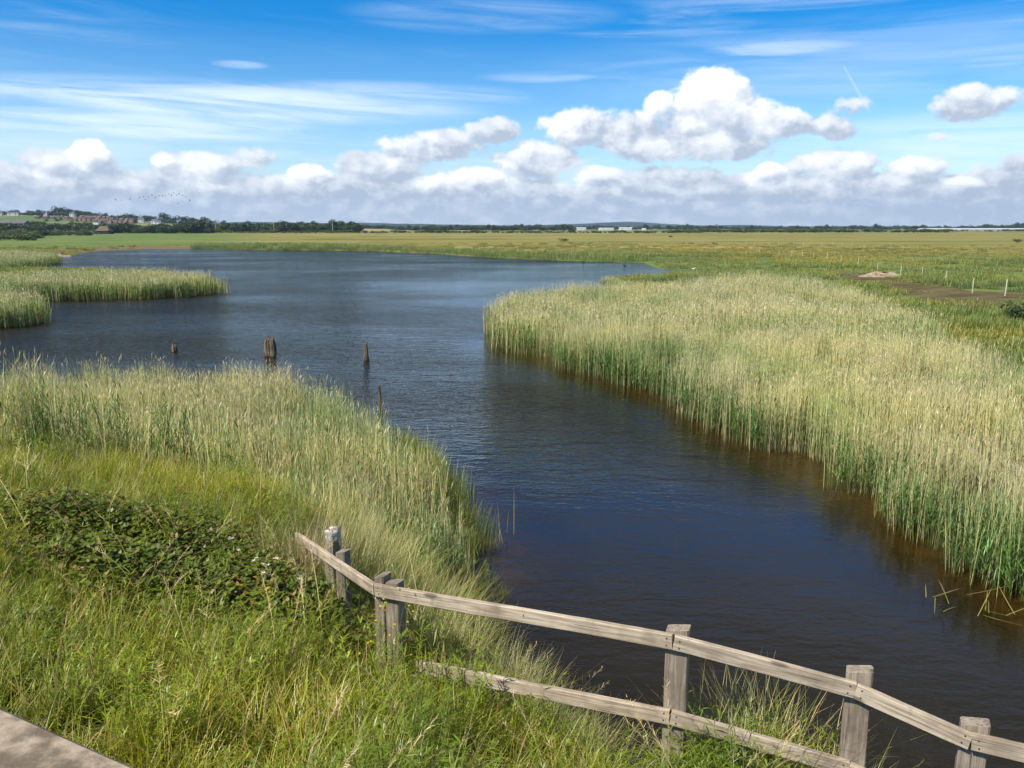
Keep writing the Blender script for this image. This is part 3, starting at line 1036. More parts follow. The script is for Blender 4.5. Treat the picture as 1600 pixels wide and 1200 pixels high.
wedge = [(-10, 12), (24, 10), (60, 28), (330, 420), (-330, 420), (-90, 100)]
x, y = fill(wedge, dens_m, 71)
ok = (sdist(x, y, pond) < -1.0) & (sdist(x, y, right_poly) < -0.4) & (zone(x, y, MUD, 5) < 0.5 + 0.25 * vnoise(x, y, 3, 77)) & in_view(x, y, .05) & (sdist(x, y, bank_poly) < -12)
ok &= ~((zone(x, y, SHORE, 10) > .4))
x, y = x[ok], y[ok]
tallk = (vnoise(x, y, 14, 72) * .6 + vnoise(x, y, 5, 73) * .4 > 0.62) | (sdist(x, y, DARKG) > -1)
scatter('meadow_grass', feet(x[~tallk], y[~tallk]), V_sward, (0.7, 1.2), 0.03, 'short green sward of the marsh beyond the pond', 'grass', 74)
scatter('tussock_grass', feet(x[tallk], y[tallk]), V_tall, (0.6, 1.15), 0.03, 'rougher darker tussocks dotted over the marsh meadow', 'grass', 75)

x, y = fill(MUD, .5, 171)
k = rng.random(len(x)) < np.clip(.12 + 1.2 * (vnoise(x, y, 5, 172) - .45), .04, 1)
scatter('mud_grass', feet(x[k], y[k]), V_sward, (0.35, 0.8), .03, 'thin olive grass tufts breaking up the brown mud', 'grass', 173)

# ------------------------------------------------------------------ bank vegetation near the camera
G1 = [(0.235, 0.34, 0.016), (0.17, 0.27, 0.014), (0.30, 0.375, 0.028), (0.40, 0.40, 0.07)]
V_g = [grass_clump(170, 0.24, (0.20, 0.52), (0.0045, 0.009), G1, .55, 1.7, 4, .13).mesh('grass_blades', M_grass) for _ in range(7)]
G2 = [(0.26, 0.335, 0.075), (0.18, 0.27, 0.055), (0.36, 0.40, 0.13)]


def leaning_clump():
    n = 90
    R = Ribbons()
    b = disc(n, 0.3); b[:, 2] = -.05
    c = np.array(G2)[rng.integers(0, 3, n)] * (1 + rng.normal(0, .15, (n, 1)))
    dd = rng.random(n) < .22
    c[dd] = (0.62, 0.56, 0.33)
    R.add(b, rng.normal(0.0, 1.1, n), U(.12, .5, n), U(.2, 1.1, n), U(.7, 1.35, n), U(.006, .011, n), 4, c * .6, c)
    return R


V_l = [leaning_clump().mesh('long_grass', M_grass) for _ in range(5)]


def broad_weed():
    """leafy weed: upright stems with small narrow leaflets"""
    R = Ribbons()
    n = 12
    b = disc(n, .2)
    az = U(0, 6.28, n); lean = U(.05, .35, n); L = U(.35, .62, n)
    c = jit((0.16, 0.20, 0.035), n)
    R.add(b, az, lean, .3, L, .005, 3, c, taper=5)
    for j in range(11):
        tt = .15 + .85 * (j + rng.random()) / 11
        pb = point_along(b, az, lean, np.full(n, .3), L, tt)
        for s in (0, math.pi):
            R.add(pb, U(0, 6.28, n) + s, U(.7, 1.2, n), U(.2, .7, n), U(.035, .075, n), U(.005, .010, n), 2, jit((0.19, 0.285, 0.022), n, .22), belly=.8)
    return R


V_w = [broad_weed().mesh('weed', M_grass) for _ in range(5)]


def seed_stalk(n=4, col=(0.68, 0.57, 0.36), hh=(.7, 1.05)):
    R = Ribbons()
    b = disc(n, .12)
    az = rng.normal(2.4, 1.0, n); lean = U(.02, .2, n); bend = U(.4, .95, n); L = U(hh[0], hh[1], n)
    c = jit(col, n, .12)
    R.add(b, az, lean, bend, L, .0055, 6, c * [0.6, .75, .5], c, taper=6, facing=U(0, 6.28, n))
    for j in range(30):
        tt = .72 + .28 * j / 29
        pb = point_along(b, az, lean, bend, L, tt, 8)
        R.add(pb, az + rng.normal(0, 1.2, n), U(.5, 1.0, n), U(.2, .8, n), U(.03, .06, n) * (1.25 - .6 * (tt - .72) / .28), .0085, 1, c * rng.uniform(.85, 1.25), belly=.7, facing=U(0, 6.28, n))
    return R


V_s = [seed_stalk(3).mesh('seed_grass', M_grass) for _ in range(4)] + [seed_stalk(3, (0.85, 0.77, 0.52)).mesh('seed_grass', M_grass)]

def on_land(u, v, h=0.0):
    x, y, w = ray(u, v)
    d = np.arange(3, 60, .05)
    zz = H + w * d - land(x * d, y * d) - h
    k = int(np.argmax(zz < 0))
    return (x * d[k], y * d[k])


BR = [on_land(u, v, .8) for (u, v) in ((90, 735), (140, 742), (185, 750), (230, 762), (280, 780), (325, 798), (370, 820), (410, 845), (170, 785), (230, 800), (445, 862))]
near_poly = [(-13, 1.0), (-13, 15.5), (-9, 15.2), (-4.5, 14.4), (-1.6, 12.8), (-0.55, 10.5), (0.4, 8.6), (1.6, 7.2), (2.8, 6.1), (3.4, 5.1), (3.9, 3), (4.0, 0.8)]


def dens_g(x, y):
    if x is None: return 17
    return np.interp(np.hypot(x, y), [3, 7, 12, 18], [17, 15, 10, 6])


x, y = fill(near_poly, dens_g, 81)
k = in_view(x, y, .1) & ((x < 2.0) | (y > 5.5 - .0 * x) | (x < 3.0)) & (y > 1.6)
x, y = x[k], y[k]
bd = np.min([np.hypot(x - a, y - b) for a, b in BR], 0)
k = (bd > .5) | (rng.random(len(x)) < .95)
x, y = x[k], y[k]
s_ = sdist(x, y, bank_poly)
# the slope beyond the fence carries long leaning grass; the near part carries the lush sward
fence_line = [(-2.6, 9.2), (-2.1, 7.9), (-0.99, 6.2), (1.1, 4.9), (2.2, 4.7), (2.9, 4.3), (4.5, 4.0)]
beyond_poly = fence_line + [(6, 4), (6, 20), (-2.6, 20)]
bey = inside(x, y, beyond_poly)
rough = (~bey) & (y > 11.5)
kk = ~bey & ~rough
hsc = 0.75 + 0.5 * vnoise(x, y, 1.1, 83)
# keep the growth low along the fence and on the brink towards the channel
low = np.clip(1.15 - np.maximum(0, x - 0.6) * 0.22, .5, 1)
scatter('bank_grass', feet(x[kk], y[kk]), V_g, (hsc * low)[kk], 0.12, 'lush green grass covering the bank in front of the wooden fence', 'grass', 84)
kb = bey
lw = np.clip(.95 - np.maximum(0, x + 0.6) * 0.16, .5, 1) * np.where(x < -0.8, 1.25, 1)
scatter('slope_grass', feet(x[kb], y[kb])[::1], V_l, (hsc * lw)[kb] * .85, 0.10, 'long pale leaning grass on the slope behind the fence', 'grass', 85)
tx = np.concatenate([rng.normal(1.9, .24, 24), rng.normal(2.3, .12, 8)]); ty = np.concatenate([rng.normal(5.05, .2, 24), rng.normal(4.95, .1, 8)])
scatter('grass_tuft', feet(tx, ty), V_l, (.75, 1.0), .1, 'arching pale grass tuft between the second and third posts from the right end of the fence', 'grass', 186)
tx = rng.normal(1.5, .26, 46); ty = rng.normal(4.85, .22, 46)
scatter('leafy_weeds', feet(tx, ty), V_w, (.85, 1.35), .12, 'bright leafy weeds crowding the lower rail beside the tuft', 'weeds', 187)
kr = rough & (rng.random(len(x)) < .5)
scatter('reed_bed', feet(x[kr], y[kr]), V_near + V_edge, hsc[kr] * .34 + .38, .09, 'lower sparser reeds growing up behind the brambles', 'reeds', 286)
kr = rough
scatter('rough_grass', feet(x[kr], y[kr]), V_l + V_g, hsc[kr] * .55, 0.12, 'rough mixed grass around the foot of the brambles', 'grass', 86)
rr = np.random.default_rng(5)
k = kk & (rr.random(len(x)) < .24)
scatter('leafy_weeds', feet(x[k], y[k]), V_w, (hsc * low)[k] * 1.15, .1, 'small-leaved green weeds among the bank grass', 'weeds', 87)
k = (kk | bey) & (rr.random(len(x)) < .085) & (x < 3.2)
scatter('seeding_grass', feet(x[k], y[k]), V_s, (low * 1.0)[k], .1, 'arching straw-coloured seed heads above the bank grass', 'grass', 88)

# ------------------------------------------------------------------ brambles
def bramble():
    R = Ribbons()
    W = Ribbons()
    P_ = Ribbons()
    segs = []
    n = 8000
    # a low irregular heap following the bank
    c = np.array(BR)
    ci = rng.integers(0, len(c), n)
    q = c[ci] + rng.normal(0, 1, (n, 2)) * [0.5, 0.4]
    d2 = np.min(((q[:, None, :] - c[None]) ** 2).sum(-1), 1)
    hh = .42 * np.clip(1.0 - np.sqrt(d2) * .5, .05, 1) * (0.75 + .5 * vnoise(q[:, 0], q[:, 1], .9, 91))
    z = land(q[:, 0], q[:, 1]) + hh * np.sqrt(rng.random(n)) * 1.15 + .05
    b = np.stack([q[:, 0], q[:, 1], z], -1)
    col = np.where(rng.random((n, 1)) < .22, np.array([[0.20, 0.17, 0.045]]), np.array([[0.10, 0.145, 0.016]])) * (1 + rng.normal(0, .25, (n, 1)))
    for s in (-1.0, 0, 1.0):
        R.add(b, U(0, 6.28, n), U(.7, 1.5, n), U(0, .8, n), U(.035, .06, n), U(.024, .04, n), 2, col * rng.uniform(.85, 1.2, (n, 1)), belly=.6)
    n2 = 200
    i2 = rng.integers(0, n, n2)
    b2 = b[i2] * [1, 1, 0]; b2[:, 2] = land(b2[:, 0], b2[:, 1])
    W.add(b2, U(0, 6.28, n2), U(.4, .9, n2), U(.8, 1.6, n2), U(.4, .95, n2), .007, 6, jit((0.16, 0.13, 0.06), n2), taper=5)
    top = np.argsort(-(z - land(q[:, 0], q[:, 1])) + rng.random(n) * .5)[:10]
    bb = b[top] + [0, 0, .05]
    for j in range(5):
        P_.add(bb, np.full(10, j * 1.2566) + rng.random(10) * .3, U(.9, 1.4, 10), .2, .024, .020, 1, (0.8, 0.76, 0.72), belly=.4)
    return R, W, P_, c


Rb, Wb, Pb, bc = bramble()
cx, cyy = float(bc[:, 0].mean()), float(bc[:, 1].mean())
bro = empty('bramble_bush', (0, 0, 0))
tag(bro, 'dark tangled brambles with a few white flowers at the foot of the grassy bank', 'bush')
link('foliage', Rb.mesh('bramble_foliage', M_leaf), bro)
link('canes', Wb.mesh('bramble_canes', M_leaf), bro)
link('blossom', Pb.mesh('bramble_blossom', M_leaf), bro)

# ------------------------------------------------------------------ wooden fence
def wood_bar(name, p0, p1, w, h, mat, parent, roll_up=Vector((0, 0, 1)), bev=0.006, rough=0.004, ends=(0, 0), nails=None, seed=0):
    """timber from p0 to p1; w across, h upright; built along its own X"""
    p0, p1 = Vector(p0), Vector(p1)
    L = (p1 - p0).length
    bm = bmesh.new()
    nx = max(4, int(L / 0.12))
    rr = random.Random(seed)
    rows = []
    for i in range(nx + 1):
        x = L * i / nx
        sag = math.sin(x * 2.1 + seed) * rough * .9
        j = lambda: rr.uniform(-rough, rough) * .5
        ring = []
        for (a, b) in ((-1, -1), (1, -1), (1, 1), (-1, 1)):
            for (ba, bb) in (((1 if a * b > 0 else 0), (0 if a * b > 0 else 1)), ((0 if a * b > 0 else 1), (1 if a * b > 0 else 0))):
                ring.append(bm.verts.new((x, a * (w / 2 - ba * bev) + j() * .4, b * (h / 2 - bb * bev) + sag + j() * .4)))
        rows.append(ring)
    # order the ring round the section
    for ring in rows:
        ring.sort(key=lambda v: math.atan2(v.co.z / h, v.co.y / w) if True else 0)
    for i in range(nx):
        for k in range(8):
            bm.faces.new((rows[i][k], rows[i][(k + 1) % 8], rows[i + 1][(k + 1) % 8], rows[i + 1][k]))
    bm.faces.new(rows[0]); bm.faces.new(rows[-1])
    nf = len(bm.faces)
    if nails:
        bm.faces.ensure_lookup_table()
        for (x, z) in nails:
            r = 0.0058
            m = bmesh.ops.create_cone(bm, cap_ends=True, segments=8, radius1=r, radius2=r * .8, depth=.004)
            bmesh.ops.rotate(bm, verts=m['verts'], matrix=Matrix.Rotation(math.pi / 2, 3, 'X'))
            bmesh.ops.translate(bm, verts=m['verts'], vec=(x, -w / 2 - .0015, z))
        bm.faces.ensure_lookup_table()
        for f in list(bm.faces)[nf:]: f.material_index = 1
    me = bm_mesh(name, bm)
    o = link(name, me, parent, [mat, M_nail])
    X = (p1 - p0).normalized()
    Yv = roll_up.cross(X).normalized()
    Z = X.cross(Yv)
    mt = Matrix((X, Yv, Z)).transposed().to_4x4()
    mt.translation = p0
    o.matrix_local = mt
    return o


def post(name, x, y, ztop, zbot, w, d, rz, mat, parent, seed=0, slope=0.012):
    bm = bmesh.new()
    rr = random.Random(seed)
    nz = 10
    rows = []
    for i in range(nz + 1):
        t_ = i / nz
        z = (ztop - zbot) * t_
        ring = []
        bv = .006 if i < nz else .012
        zz = z if i < nz else z
        for (a, b, ea, eb) in ((-1, -1, 1, 0), (1, -1, 1, 0), (1, -1, 0, 1), (1, 1, 0, 1), (1, 1, 1, 0), (-1, 1, 1, 0), (-1, 1, 0, 1), (-1, -1, 0, 1)):
            ring.append(bm.verts.new((a * (w / 2 - ea * bv) + rr.uniform(-.0015, .0015), b * (d / 2 - eb * bv) + rr.uniform(-.0015, .0015), zz + (a * slope if i == nz else 0) + (rr.uniform(-.004, .002) if i == nz else 0))))
        rows.append(ring)
    for i in range(nz):
        for k in range(8):
            bm.faces.new((rows[i][k], rows[i][(k + 1) % 8], rows[i + 1][(k + 1) % 8], rows[i + 1][k]))
    bm.faces.new(rows[0]); bm.faces.new(rows[-1])
    o = link(name, bm_mesh(name, bm), parent, [mat])
    o.location = (x, y, zbot)
    o.rotation_euler = (0, 0, rz)
    return o


fence = empty('wooden_fence', (0, 0, 0))
tag(fence, 'weathered post and rail fence stepping down the grassy bank beside the dark water', 'fence')
D_A, D_B, D_C, D_D = 6.45, 5.3, 5.05, 4.75
# rail centre line, front face, at the joints
E0 = atd(464, 839, 8.3)
PA = atd(587, 921, 6.45)
PB = atd(1052, 1003, 5.3)
PC = atd(1336, 1078, 5.05)
PD = atd(1517, 1158, 4.75)
PE = atd(1760, 1215, 4.4)
RH = 0.105


def nail_set(L, both=True):
    s = [(0.035, .025), (0.04, -.025)]
    if both: s += [(L - .035, .028), (L - .04, -.022)]
    return s


ups = [(E0, PA), (PA, PB), (PB, PC), (PC, PD), (PD, PE)]
for i, (a, b) in enumerate(ups):
    dirv = (b - a).normalized()
    aa = a + dirv * .003; bb_ = b - dirv * .003
    wood_bar('rail', aa, bb_, 0.042, RH if i else .095, M_rail, fence, nails=nail_set((bb_ - aa).length) + ([((bb_ - aa).length * .55, .01)] if i == 1 else []), seed=i * 3 + 1)
drop = 0.545
lows = [(atd(652, 1042, 6.2), PB - Vector((0, 0, drop))), (PB - Vector((0, 0, drop)), PC - Vector((0.0, 0, drop + .01))), (PC - Vector((0, 0, drop + .01)), PD - Vector((0, 0, drop)))]
for i, (a, b) in enumerate(lows):
    dirv = (b - a).normalized()
    aa = a + dirv * .003; bb_ = b - dirv * .003
    wood_bar('rail', aa, bb_, 0.042, RH, M_rail, fence, nails=nail_set((bb_ - aa).length), seed=i * 5 + 20)


def post_behind(P, topdz, w, d, rz, zb, seed, dx=0.0, name='post', mat=M_post, back=0.0):
    """a post whose front face touches the back of the rail at P"""
    n = Vector((-math.sin(rz), math.cos(rz), 0))
    c = Vector((P.x, P.y, 0)) + n * (d / 2 + .024 + back) + Vector((math.cos(rz), math.sin(rz), 0)) * dx
    return post(name, c.x, c.y, P.z + topdz, zb, w, d, rz, mat, fence, seed)


rzAB = math.atan2(PB.y - PA.y, PB.x - PA.x)
rzBC = math.atan2(PC.y - PB.y, PC.x - PB.x)
rzCD = math.atan2(PD.y - PC.y, PD.x - PC.x)
post_behind(PB, .07, .15, .10, (rzAB + rzBC) / 2, 2.0, 1, dx=.02)
post_behind(PC, .11, .155, .10, (rzBC + rzCD) / 2, 1.2, 2, dx=.02)
post_behind(PD, .09, .15, .10, rzCD + .1, .9, 3, dx=.02)
post_behind(PA, .07, .125, .10, rzAB, 2.2, 4, dx=.135)
rz0 = math.atan2(PA.y - E0.y, PA.x - E0.x)
post_behind(PA, .095, .095, .12, rzAB, 2.2, 5, dx=.01)
mid = E0.lerp(PA, 0.58)
post_behind(mid, .10, .10, .10, rz0 * .5, 2.0, 6)
mid2 = E0.lerp(PA, 0.06)
post_behind(mid2, -.02, .09, .09, rz0 * .5, 1.6, 7)


# rotten timbers
def piling(name, u, v, hgt, r, seed, lean=(0, 0), label='', z0=0.0, parts=1, jag=.4, mat=None, taper=.75, loc=None, squash=1.0):
    rr = random.Random(seed)
    bm = bmesh.new()
    for pi in range(parts):
        ox = (pi - (parts - 1) / 2) * r * 1.1
        hr = hgt * (1 - .16 * abs(pi - (parts - 1) / 2) - rr.uniform(0, .12) * (pi > 0))
        rad = r * (.72 if parts > 1 else 1)
        na, nz = 18, 14
        ridge = [rr.uniform(.78, 1.1) for _ in range(na)]
        tops = [hr * (1 - jag * rr.random() ** 1.5) for _ in range(na)]
        tops = [(tops[k] * 2 + tops[(k + 1) % na]) / 3 for k in range(na)]
        rows = []
        for i in range(nz + 1):
            t_ = i / nz
            ring = []
            for k in range(na):
                a = 2 * math.pi * k / na
                z = -0.7 + (tops[k] + .7) * t_
                q = rad * ridge[k] * (1 - (1 - taper) * t_ ** 2) * (1 + .10 * math.sin(z * 7 + k + seed)) * (1 - .35 * (i == nz))
                if 0.0 < z < .25: q *= 1.12
                ring.append(bm.verts.new((ox + q * math.cos(a) + lean[0] * max(z, 0), q * squash * math.sin(a) + lean[1] * max(z, 0), z)))
            rows.append(ring)
        for i in range(nz):
            for k in range(na):
                bm.faces.new((rows[i][k], rows[i][(k + 1) % na], rows[i + 1][(k + 1) % na], rows[i + 1][k]))
        cv = bm.verts.new((ox + lean[0] * hr * .8, lean[1] * hr * .8, hr * (1 - jag * .8)))
        for k in range(na):
            bm.faces.new((rows[-1][k], rows[-1][(k + 1) % na], cv))
    o = link(name, bm_mesh(name, bm), None, [mat or M_rot])
    x, y = at(u, v, z0) if loc is None else loc
    o.location = (x, y, z0)
    tag(o, label, 'post', 'rotten mooring posts in the pond' if z0 == 0 else None)
    return o


piling('wooden_piling', 423, 556, 1.16, .24, 3, label='thickest rotten timber post standing in the open water', parts=2, jag=.30, taper=.9)
piling('wooden_piling', 572, 563, 1.06, .16, 8, (.02, 0), 'pointed rotten post in the water to the right of the thick one', jag=.75, taper=.42)
piling('wooden_piling', 273, 549, .42, .17, 12, (-.1, 0), 'low broken stump of a post with a thin upright splinter, leftmost in the water', jag=.5, taper=.7)
sx, sy = at(268, 549, 0)
stump = [o for o in bpy.data.objects if o.name.startswith('wooden_piling')][-1]
bm = bmesh.new()
rows = []
for i in range(6):
    t_ = i / 5
    rows.append([bm.verts.new((-.10 - .14 * t_ + .03 * (1 - t_) * math.cos(a), .03 * (1 - t_ * .8) * math.sin(a), .2 + .72 * t_)) for a in (0, 1.57, 3.14, 4.71)])
for i in range(5):
    for k in range(4): bm.faces.new((rows[i][k], rows[i][(k + 1) % 4], rows[i + 1][(k + 1) % 4], rows[i + 1][k]))
bm.faces.new(rows[0]); bm.faces.new(rows[-1])
link('splinter', bm_mesh('splinter', bm), stump, [M_rot])
x0, y0 = at(594, 640, 0)
piling('wooden_piling', 594, 640, .98, .07, 21, (0, 0), 'thin dark post at the tip of the reeds, rising clear of them', jag=.3, taper=.7)
piling('wooden_piling', 588, 700, .95, .08, 22, (.02, 0), 'weathered post half buried in the near reeds', jag=.35, taper=.6)

# bleached old post beside the end of the fence
WP = atd(514, 828, 7.55)
bw = piling('old_post', 0, 0, 1.3, .085, 31, (0.02, 0), 'bleached rounded post streaked with white droppings at the far end of the fence', z0=WP.z - 1.28, jag=.03, taper=.92, loc=(WP.x, WP.y + .05), mat=M_post)
bm = bmesh.new()
bmesh.ops.create_uvsphere(bm, u_segments=16, v_segments=10, radius=.07)
for v in bm.verts:
    q_ = 1 + .22 * math.sin(v.co.x * 55 + v.co.z * 40) * math.cos(v.co.y * 48); v.co.x *= q_; v.co.y *= q_; v.co.z = v.co.z * (.55 if v.co.z > 0 else 2.2 * q_) + 1.25; v.co.x += .027
link('droppings', bm_mesh('droppings', bm, True), bw, [M_dropping])
sw_ = [on_land(u, 905, .4) for u in (448, 462, 478, 492, 470, 455, 485, 500, 440)]
tx = np.array([a for a, b in sw_]) + rng.normal(0, .08, 9); ty = np.array([b for a, b in sw_]) + .5 + rng.normal(0, .12, 9)
V_dry = [grass_clump(110, .22, (.5, .95), (.005, .009), [(.72, .60, .34), (.62, .50, .27), (.55, .40, .2)], .3, .9, 4, .3).mesh('dry_grass', M_grass) for _ in range(3)]
scatter('dry_grass', feet(tx, ty), V_dry, (.9, 1.2), .1, 'patch of straw-coloured dead grass behind the far end of the fence', 'grass', 288)

# ------------------------------------------------------------------ handrail in the corner
ha, hb_ = Vector((*at(0, 1115, H - .57), H - .57)), Vector((*at(185, 1200, H - .57), H - .57))
hd = (hb_ - ha).normalized()
hn = Vector((hd.y, -hd.x, 0))
hroot = empty('bridge_handrail', (0, 0, 0))
tag(hroot, 'broad grey timber handrail crossing the bottom left corner', 'handrail')
c0 = ha - hd * 1.6 + hn * .068 - Vector((0, 0, .018)); c1 = hb_ + hd * .55 + hn * .068 - Vector((0, 0, .018))
wood_bar('rail', c0, c1, .15, .06, M_hand, hroot, bev=.012, rough=.002, seed=9)
for s_pos in (0.05, 2.2):
    pc = c0 + hd * s_pos
    post('post', pc.x, pc.y, pc.z - .034, 3.2, .10, .10, math.atan2(hd.y, hd.x), M_post, hroot, 77)

# ------------------------------------------------------------------ stakes across the marsh
def stake_mesh():
    bm = bmesh.new()
    rows = []
    for (z, r) in ((-.3, .045), (0, .045), (1.18, .04), (1.24, .025)):
        rows.append([bm.verts.new((r * math.cos(a), r * math.sin(a), z)) for a in np.linspace(0, 6.283, 9)[:-1]])
    for i in range(3):
        for k in range(8): bm.faces.new((rows[i][k], rows[i][(k + 1) % 8], rows[i + 1][(k + 1) % 8], rows[i + 1][k]))
    bm.faces.new(rows[0]); bm.faces.new(rows[-1])
    return bm_mesh('marsh_stake', bm, True)


st_me = stake_mesh(); st_me.materials.append(M_stake)
near_row = [(1570, 463), (1519, 459), (1477, 443), (1441, 433), (1407, 430.5), (1371, 423), (1340, 417), (1314, 412), (1292, 407), (1271, 403.5), (1254, 402), (1237, 402), (1217, 399.5), (1187, 396), (1166, 401), (1117, 396)]
far_row = [(1433, 392), (1411, 391), (1391, 388.5), (1350, 389), (1331, 385), (1315, 386), (1301, 385), (1284, 386), (1255, 385.5), (1240, 385), (1216, 384.5), (1203, 384.5), (1179, 385), (1166, 384), (1097, 381), (1043, 381)]
ordn = ['first', 'second', 'third', 'fourth', 'fifth', 'sixth', 'seventh', 'eighth', 'ninth', 'tenth', 'eleventh', 'twelfth', 'thirteenth', 'fourteenth', 'fifteenth', 'sixteenth']
for row, nmr in ((near_row, 'nearer'), (far_row, 'farther')):
    for i, (u, v) in enumerate(row):
        o = link('marsh_stake', st_me)
        x, y = at(u, v + .5, 0.5)
        z = float(land(np.array([x]), np.array([y]))[0])
        o.location = (x, y, z)
        hh = rng.uniform(.92, 1.12)
        o.scale = (1, 1, hh)
        if nmr == 'nearer' and i in (0, 1, 3, 4): o.scale = (1.1, 1.1, 1.12 * hh)
        o.rotation_euler = (rng.normal(0, .03), rng.normal(0.03, .04), rng.uniform(0, 6))
        tag(o, f'pale upright stake, {ordn[i]} from the right in the {nmr} row crossing the marsh', 'stake', 'pale stakes across the marsh')


# ------------------------------------------------------------------ mounds
def mound(name, loc, rx, ry, h, mat, label, cat, seed=0, bits=0):
    r = np.random.default_rng(seed)
    n = 34
    xs, ys = np.meshgrid(np.linspace(-1, 1, n), np.linspace(-1, 1, n))
    rad = np.sqrt(xs ** 2 + ys ** 2)
    z = h * np.clip(1 - rad ** 1.6, -.3, 1) * (.35 + 1.1 * vnoise(xs * rx, ys * ry, .7, seed + 3)) + (r.random(xs.shape) - .5) * .05
    me = np_mesh(name, np.stack([xs * rx, ys * ry, z], -1).reshape(-1, 3), grid_faces(shape=xs.shape), False)
    o = link(name, me, None, [mat])
    o.location = (loc[0], loc[1], float(land(np.array([loc[0]]), np.array([loc[1]]))[0]) - .02)
    tag(o, label, cat)
    if bits:
        for i in range(bits):
            bm = bmesh.new()
            a, q = r.uniform(0, 6.28), r.uniform(0, .8)
            m = bmesh.ops.create_icosphere(bm, subdivisions=1, radius=r.uniform(.12, .3))
            for v in m['verts']:
                v.co.x *= r.uniform(.8, 1.5); v.co.z *= .6
                v.co += Vector((math.cos(a) * q * rx, math.sin(a) * q * ry, h * (1 - q ** 1.6) * .8))
            link('stone', bm_mesh('stone', bm), o, [M_dark])
    return o


mound('rubble_mound', at(1381, 430, .6), 3.2, 2.2, .62, M_rubble, 'low mound of pale rubble beside the brown muddy track', 'mound', 1, 7)
mound('shore_mound', at(97, 399.5, .2), 2.4, 1.6, .9, M_rubble, 'small pale heap of debris on the shore of the far left bay', 'mound', 2, 6)

# ------------------------------------------------------------------ trees, bushes
def crown_ribbons(rx, ry, rz, n, leaf, col, seed=0, lobes=7, R=None, off=(0, 0, 0)):
    r = np.random.default_rng(seed)
    R = R or Ribbons()
    lc = r.normal(0, .42, (lobes, 3)); lc[:, 2] = np.abs(lc[:, 2]) * .9 - .1
    lr = r.uniform(.38, .62, lobes)
    i = r.integers(0, lobes, n)
    d = r.normal(0, 1, (n, 3)); d /= np.linalg.norm(d, axis=1)[:, None]
    p = lc[i] + d * (lr[i] * r.uniform(.72, 1.0, n))[:, None]
    p[:, 2] = np.maximum(p[:, 2], -.75)
    p = p * [rx, ry, rz] + [off[0], off[1], rz * .85 + off[2]]
    shade = (r.uniform(.75, 1.25, lobes))[i][:, None]
    c = np.asarray(col) * shade * (1 + r.normal(0, .18, (n, 1)))
    R.add(p, r.uniform(0, 6.28, n), r.uniform(.5, 2.0, n), .3, leaf * r.uniform(.7, 1.4, n), leaf * .8, 1, c, belly=.3, facing=r.uniform(0, 6.28, n))
    return R


TC = [(0.045, 0.075, 0.022), (0.055, 0.085, 0.028), (0.07, 0.105, 0.032), (0.085, 0.115, 0.045)]
V_tree = [crown_ribbons(5 + i % 3, 5, 5.2, 900, 1.15, TC[i % 4], i, 8).mesh('tree_crown', M_tree) for i in range(7)]
V_bush = [crown_ribbons(2.4, 2.2, 1.5, 420, .5, TC[(i + 1) % 4], 20 + i, 6).mesh('bush_crown', M_tree) for i in range(4)]


def belt(name, u0, u1, Y0, Y1, n, sc, vs, label, seed, cat='trees'):
    r = np.random.default_rng(seed)
    u = r.uniform(u0, u1, n); Y = r.uniform(Y0, Y1, n)
    x = (u - 800) / 1279 * Y
    s = r.uniform(sc[0], sc[1], n) * (0.8 + .45 * vnoise(u, u * 0, 14, seed))
    scatter(name, feet(x, Y, -.6), vs, s, .05, label, cat, seed, sxy=1.25)


belt('woodland', -40, 330, 860, 1080, 620, (.62, 1.15), V_tree, 'dark belt of trees in front of the houses on the left', 101)
belt('woodland', 300, 560, 1000, 1300, 420, (.8, 1.3), V_tree, 'dark wood along the skyline left of centre', 102)
belt('woodland', 540, 900, 1500, 2100, 420, (.7, 1.3), V_tree, 'distant tree line across the middle of the horizon', 103)
belt('woodland', 860, 1640, 2100, 3200, 520, (.8, 1.4), V_tree, 'faint distant tree line towards the right of the horizon', 104)
belt('scrub', -20, 140, 620, 830, 150, (.8, 1.7), V_bush, 'dark scrub bushes at the left edge of the marsh', 105, 'bushes')
belt('scrub', -30, 62, 380, 620, 80, (.6, 1.1), V_bush, 'nearer dark scrub creeping over the left of the marsh', 106, 'bushes')
belt('hedge', 330, 1100, 930, 1000, 330, (.5, 1.3), V_bush, 'thin dark hedge along the far edge of the marsh', 107, 'hedge')
belt('hedge', 1040, 1480, 1000, 1250, 260, (.7, 1.8), V_bush, 'low scrubby rise at the far edge of the marsh right of centre', 108, 'hedge')
belt('hedge', 1440, 1640, 1300, 1500, 80, (.7, 1.4), V_bush, 'far hedge on the right in front of the long glasshouse', 109, 'hedge')
belt('woodland', -60, 400, 1620, 1780, 330, (.5, .95), V_tree, 'trees scattered between the houses on the hillside', 110)
belt('woodland', 62, 215, 1425, 1560, 34, (.35, .6), V_tree, 'small garden trees between the hillside houses', 112)
belt('woodland', 1530, 1660, 2000, 2300, 50, (1.0, 1.6), V_tree, 'low clump of trees on the right horizon', 111)


def tree_obj(name, x, y, h, label, cat, seed, group=None, trunk=True, w=1.0):
    z = float(land(np.array([x]), np.array([y]))[0])
    root = empty(name, (x, y, z))
    tag(root, label, cat, group)
    link('crown', V_tree[seed % 7], root)
    c = root.children[0]
    s = h / 11.0
    c.scale = (s * w, s * w, s)
    c.location = (0, 0, .12 * h)
    bm = bmesh.new()
    m = bmesh.ops.create_cone(bm, cap_ends=True, segments=7, radius1=.035 * h, radius2=.015 * h, depth=.7 * h)
    bmesh.ops.translate(bm, verts=m['verts'], vec=(0, 0, .33 * h))
    link('trunk', bm_mesh('trunk', bm), root, [M_bark])
    return root


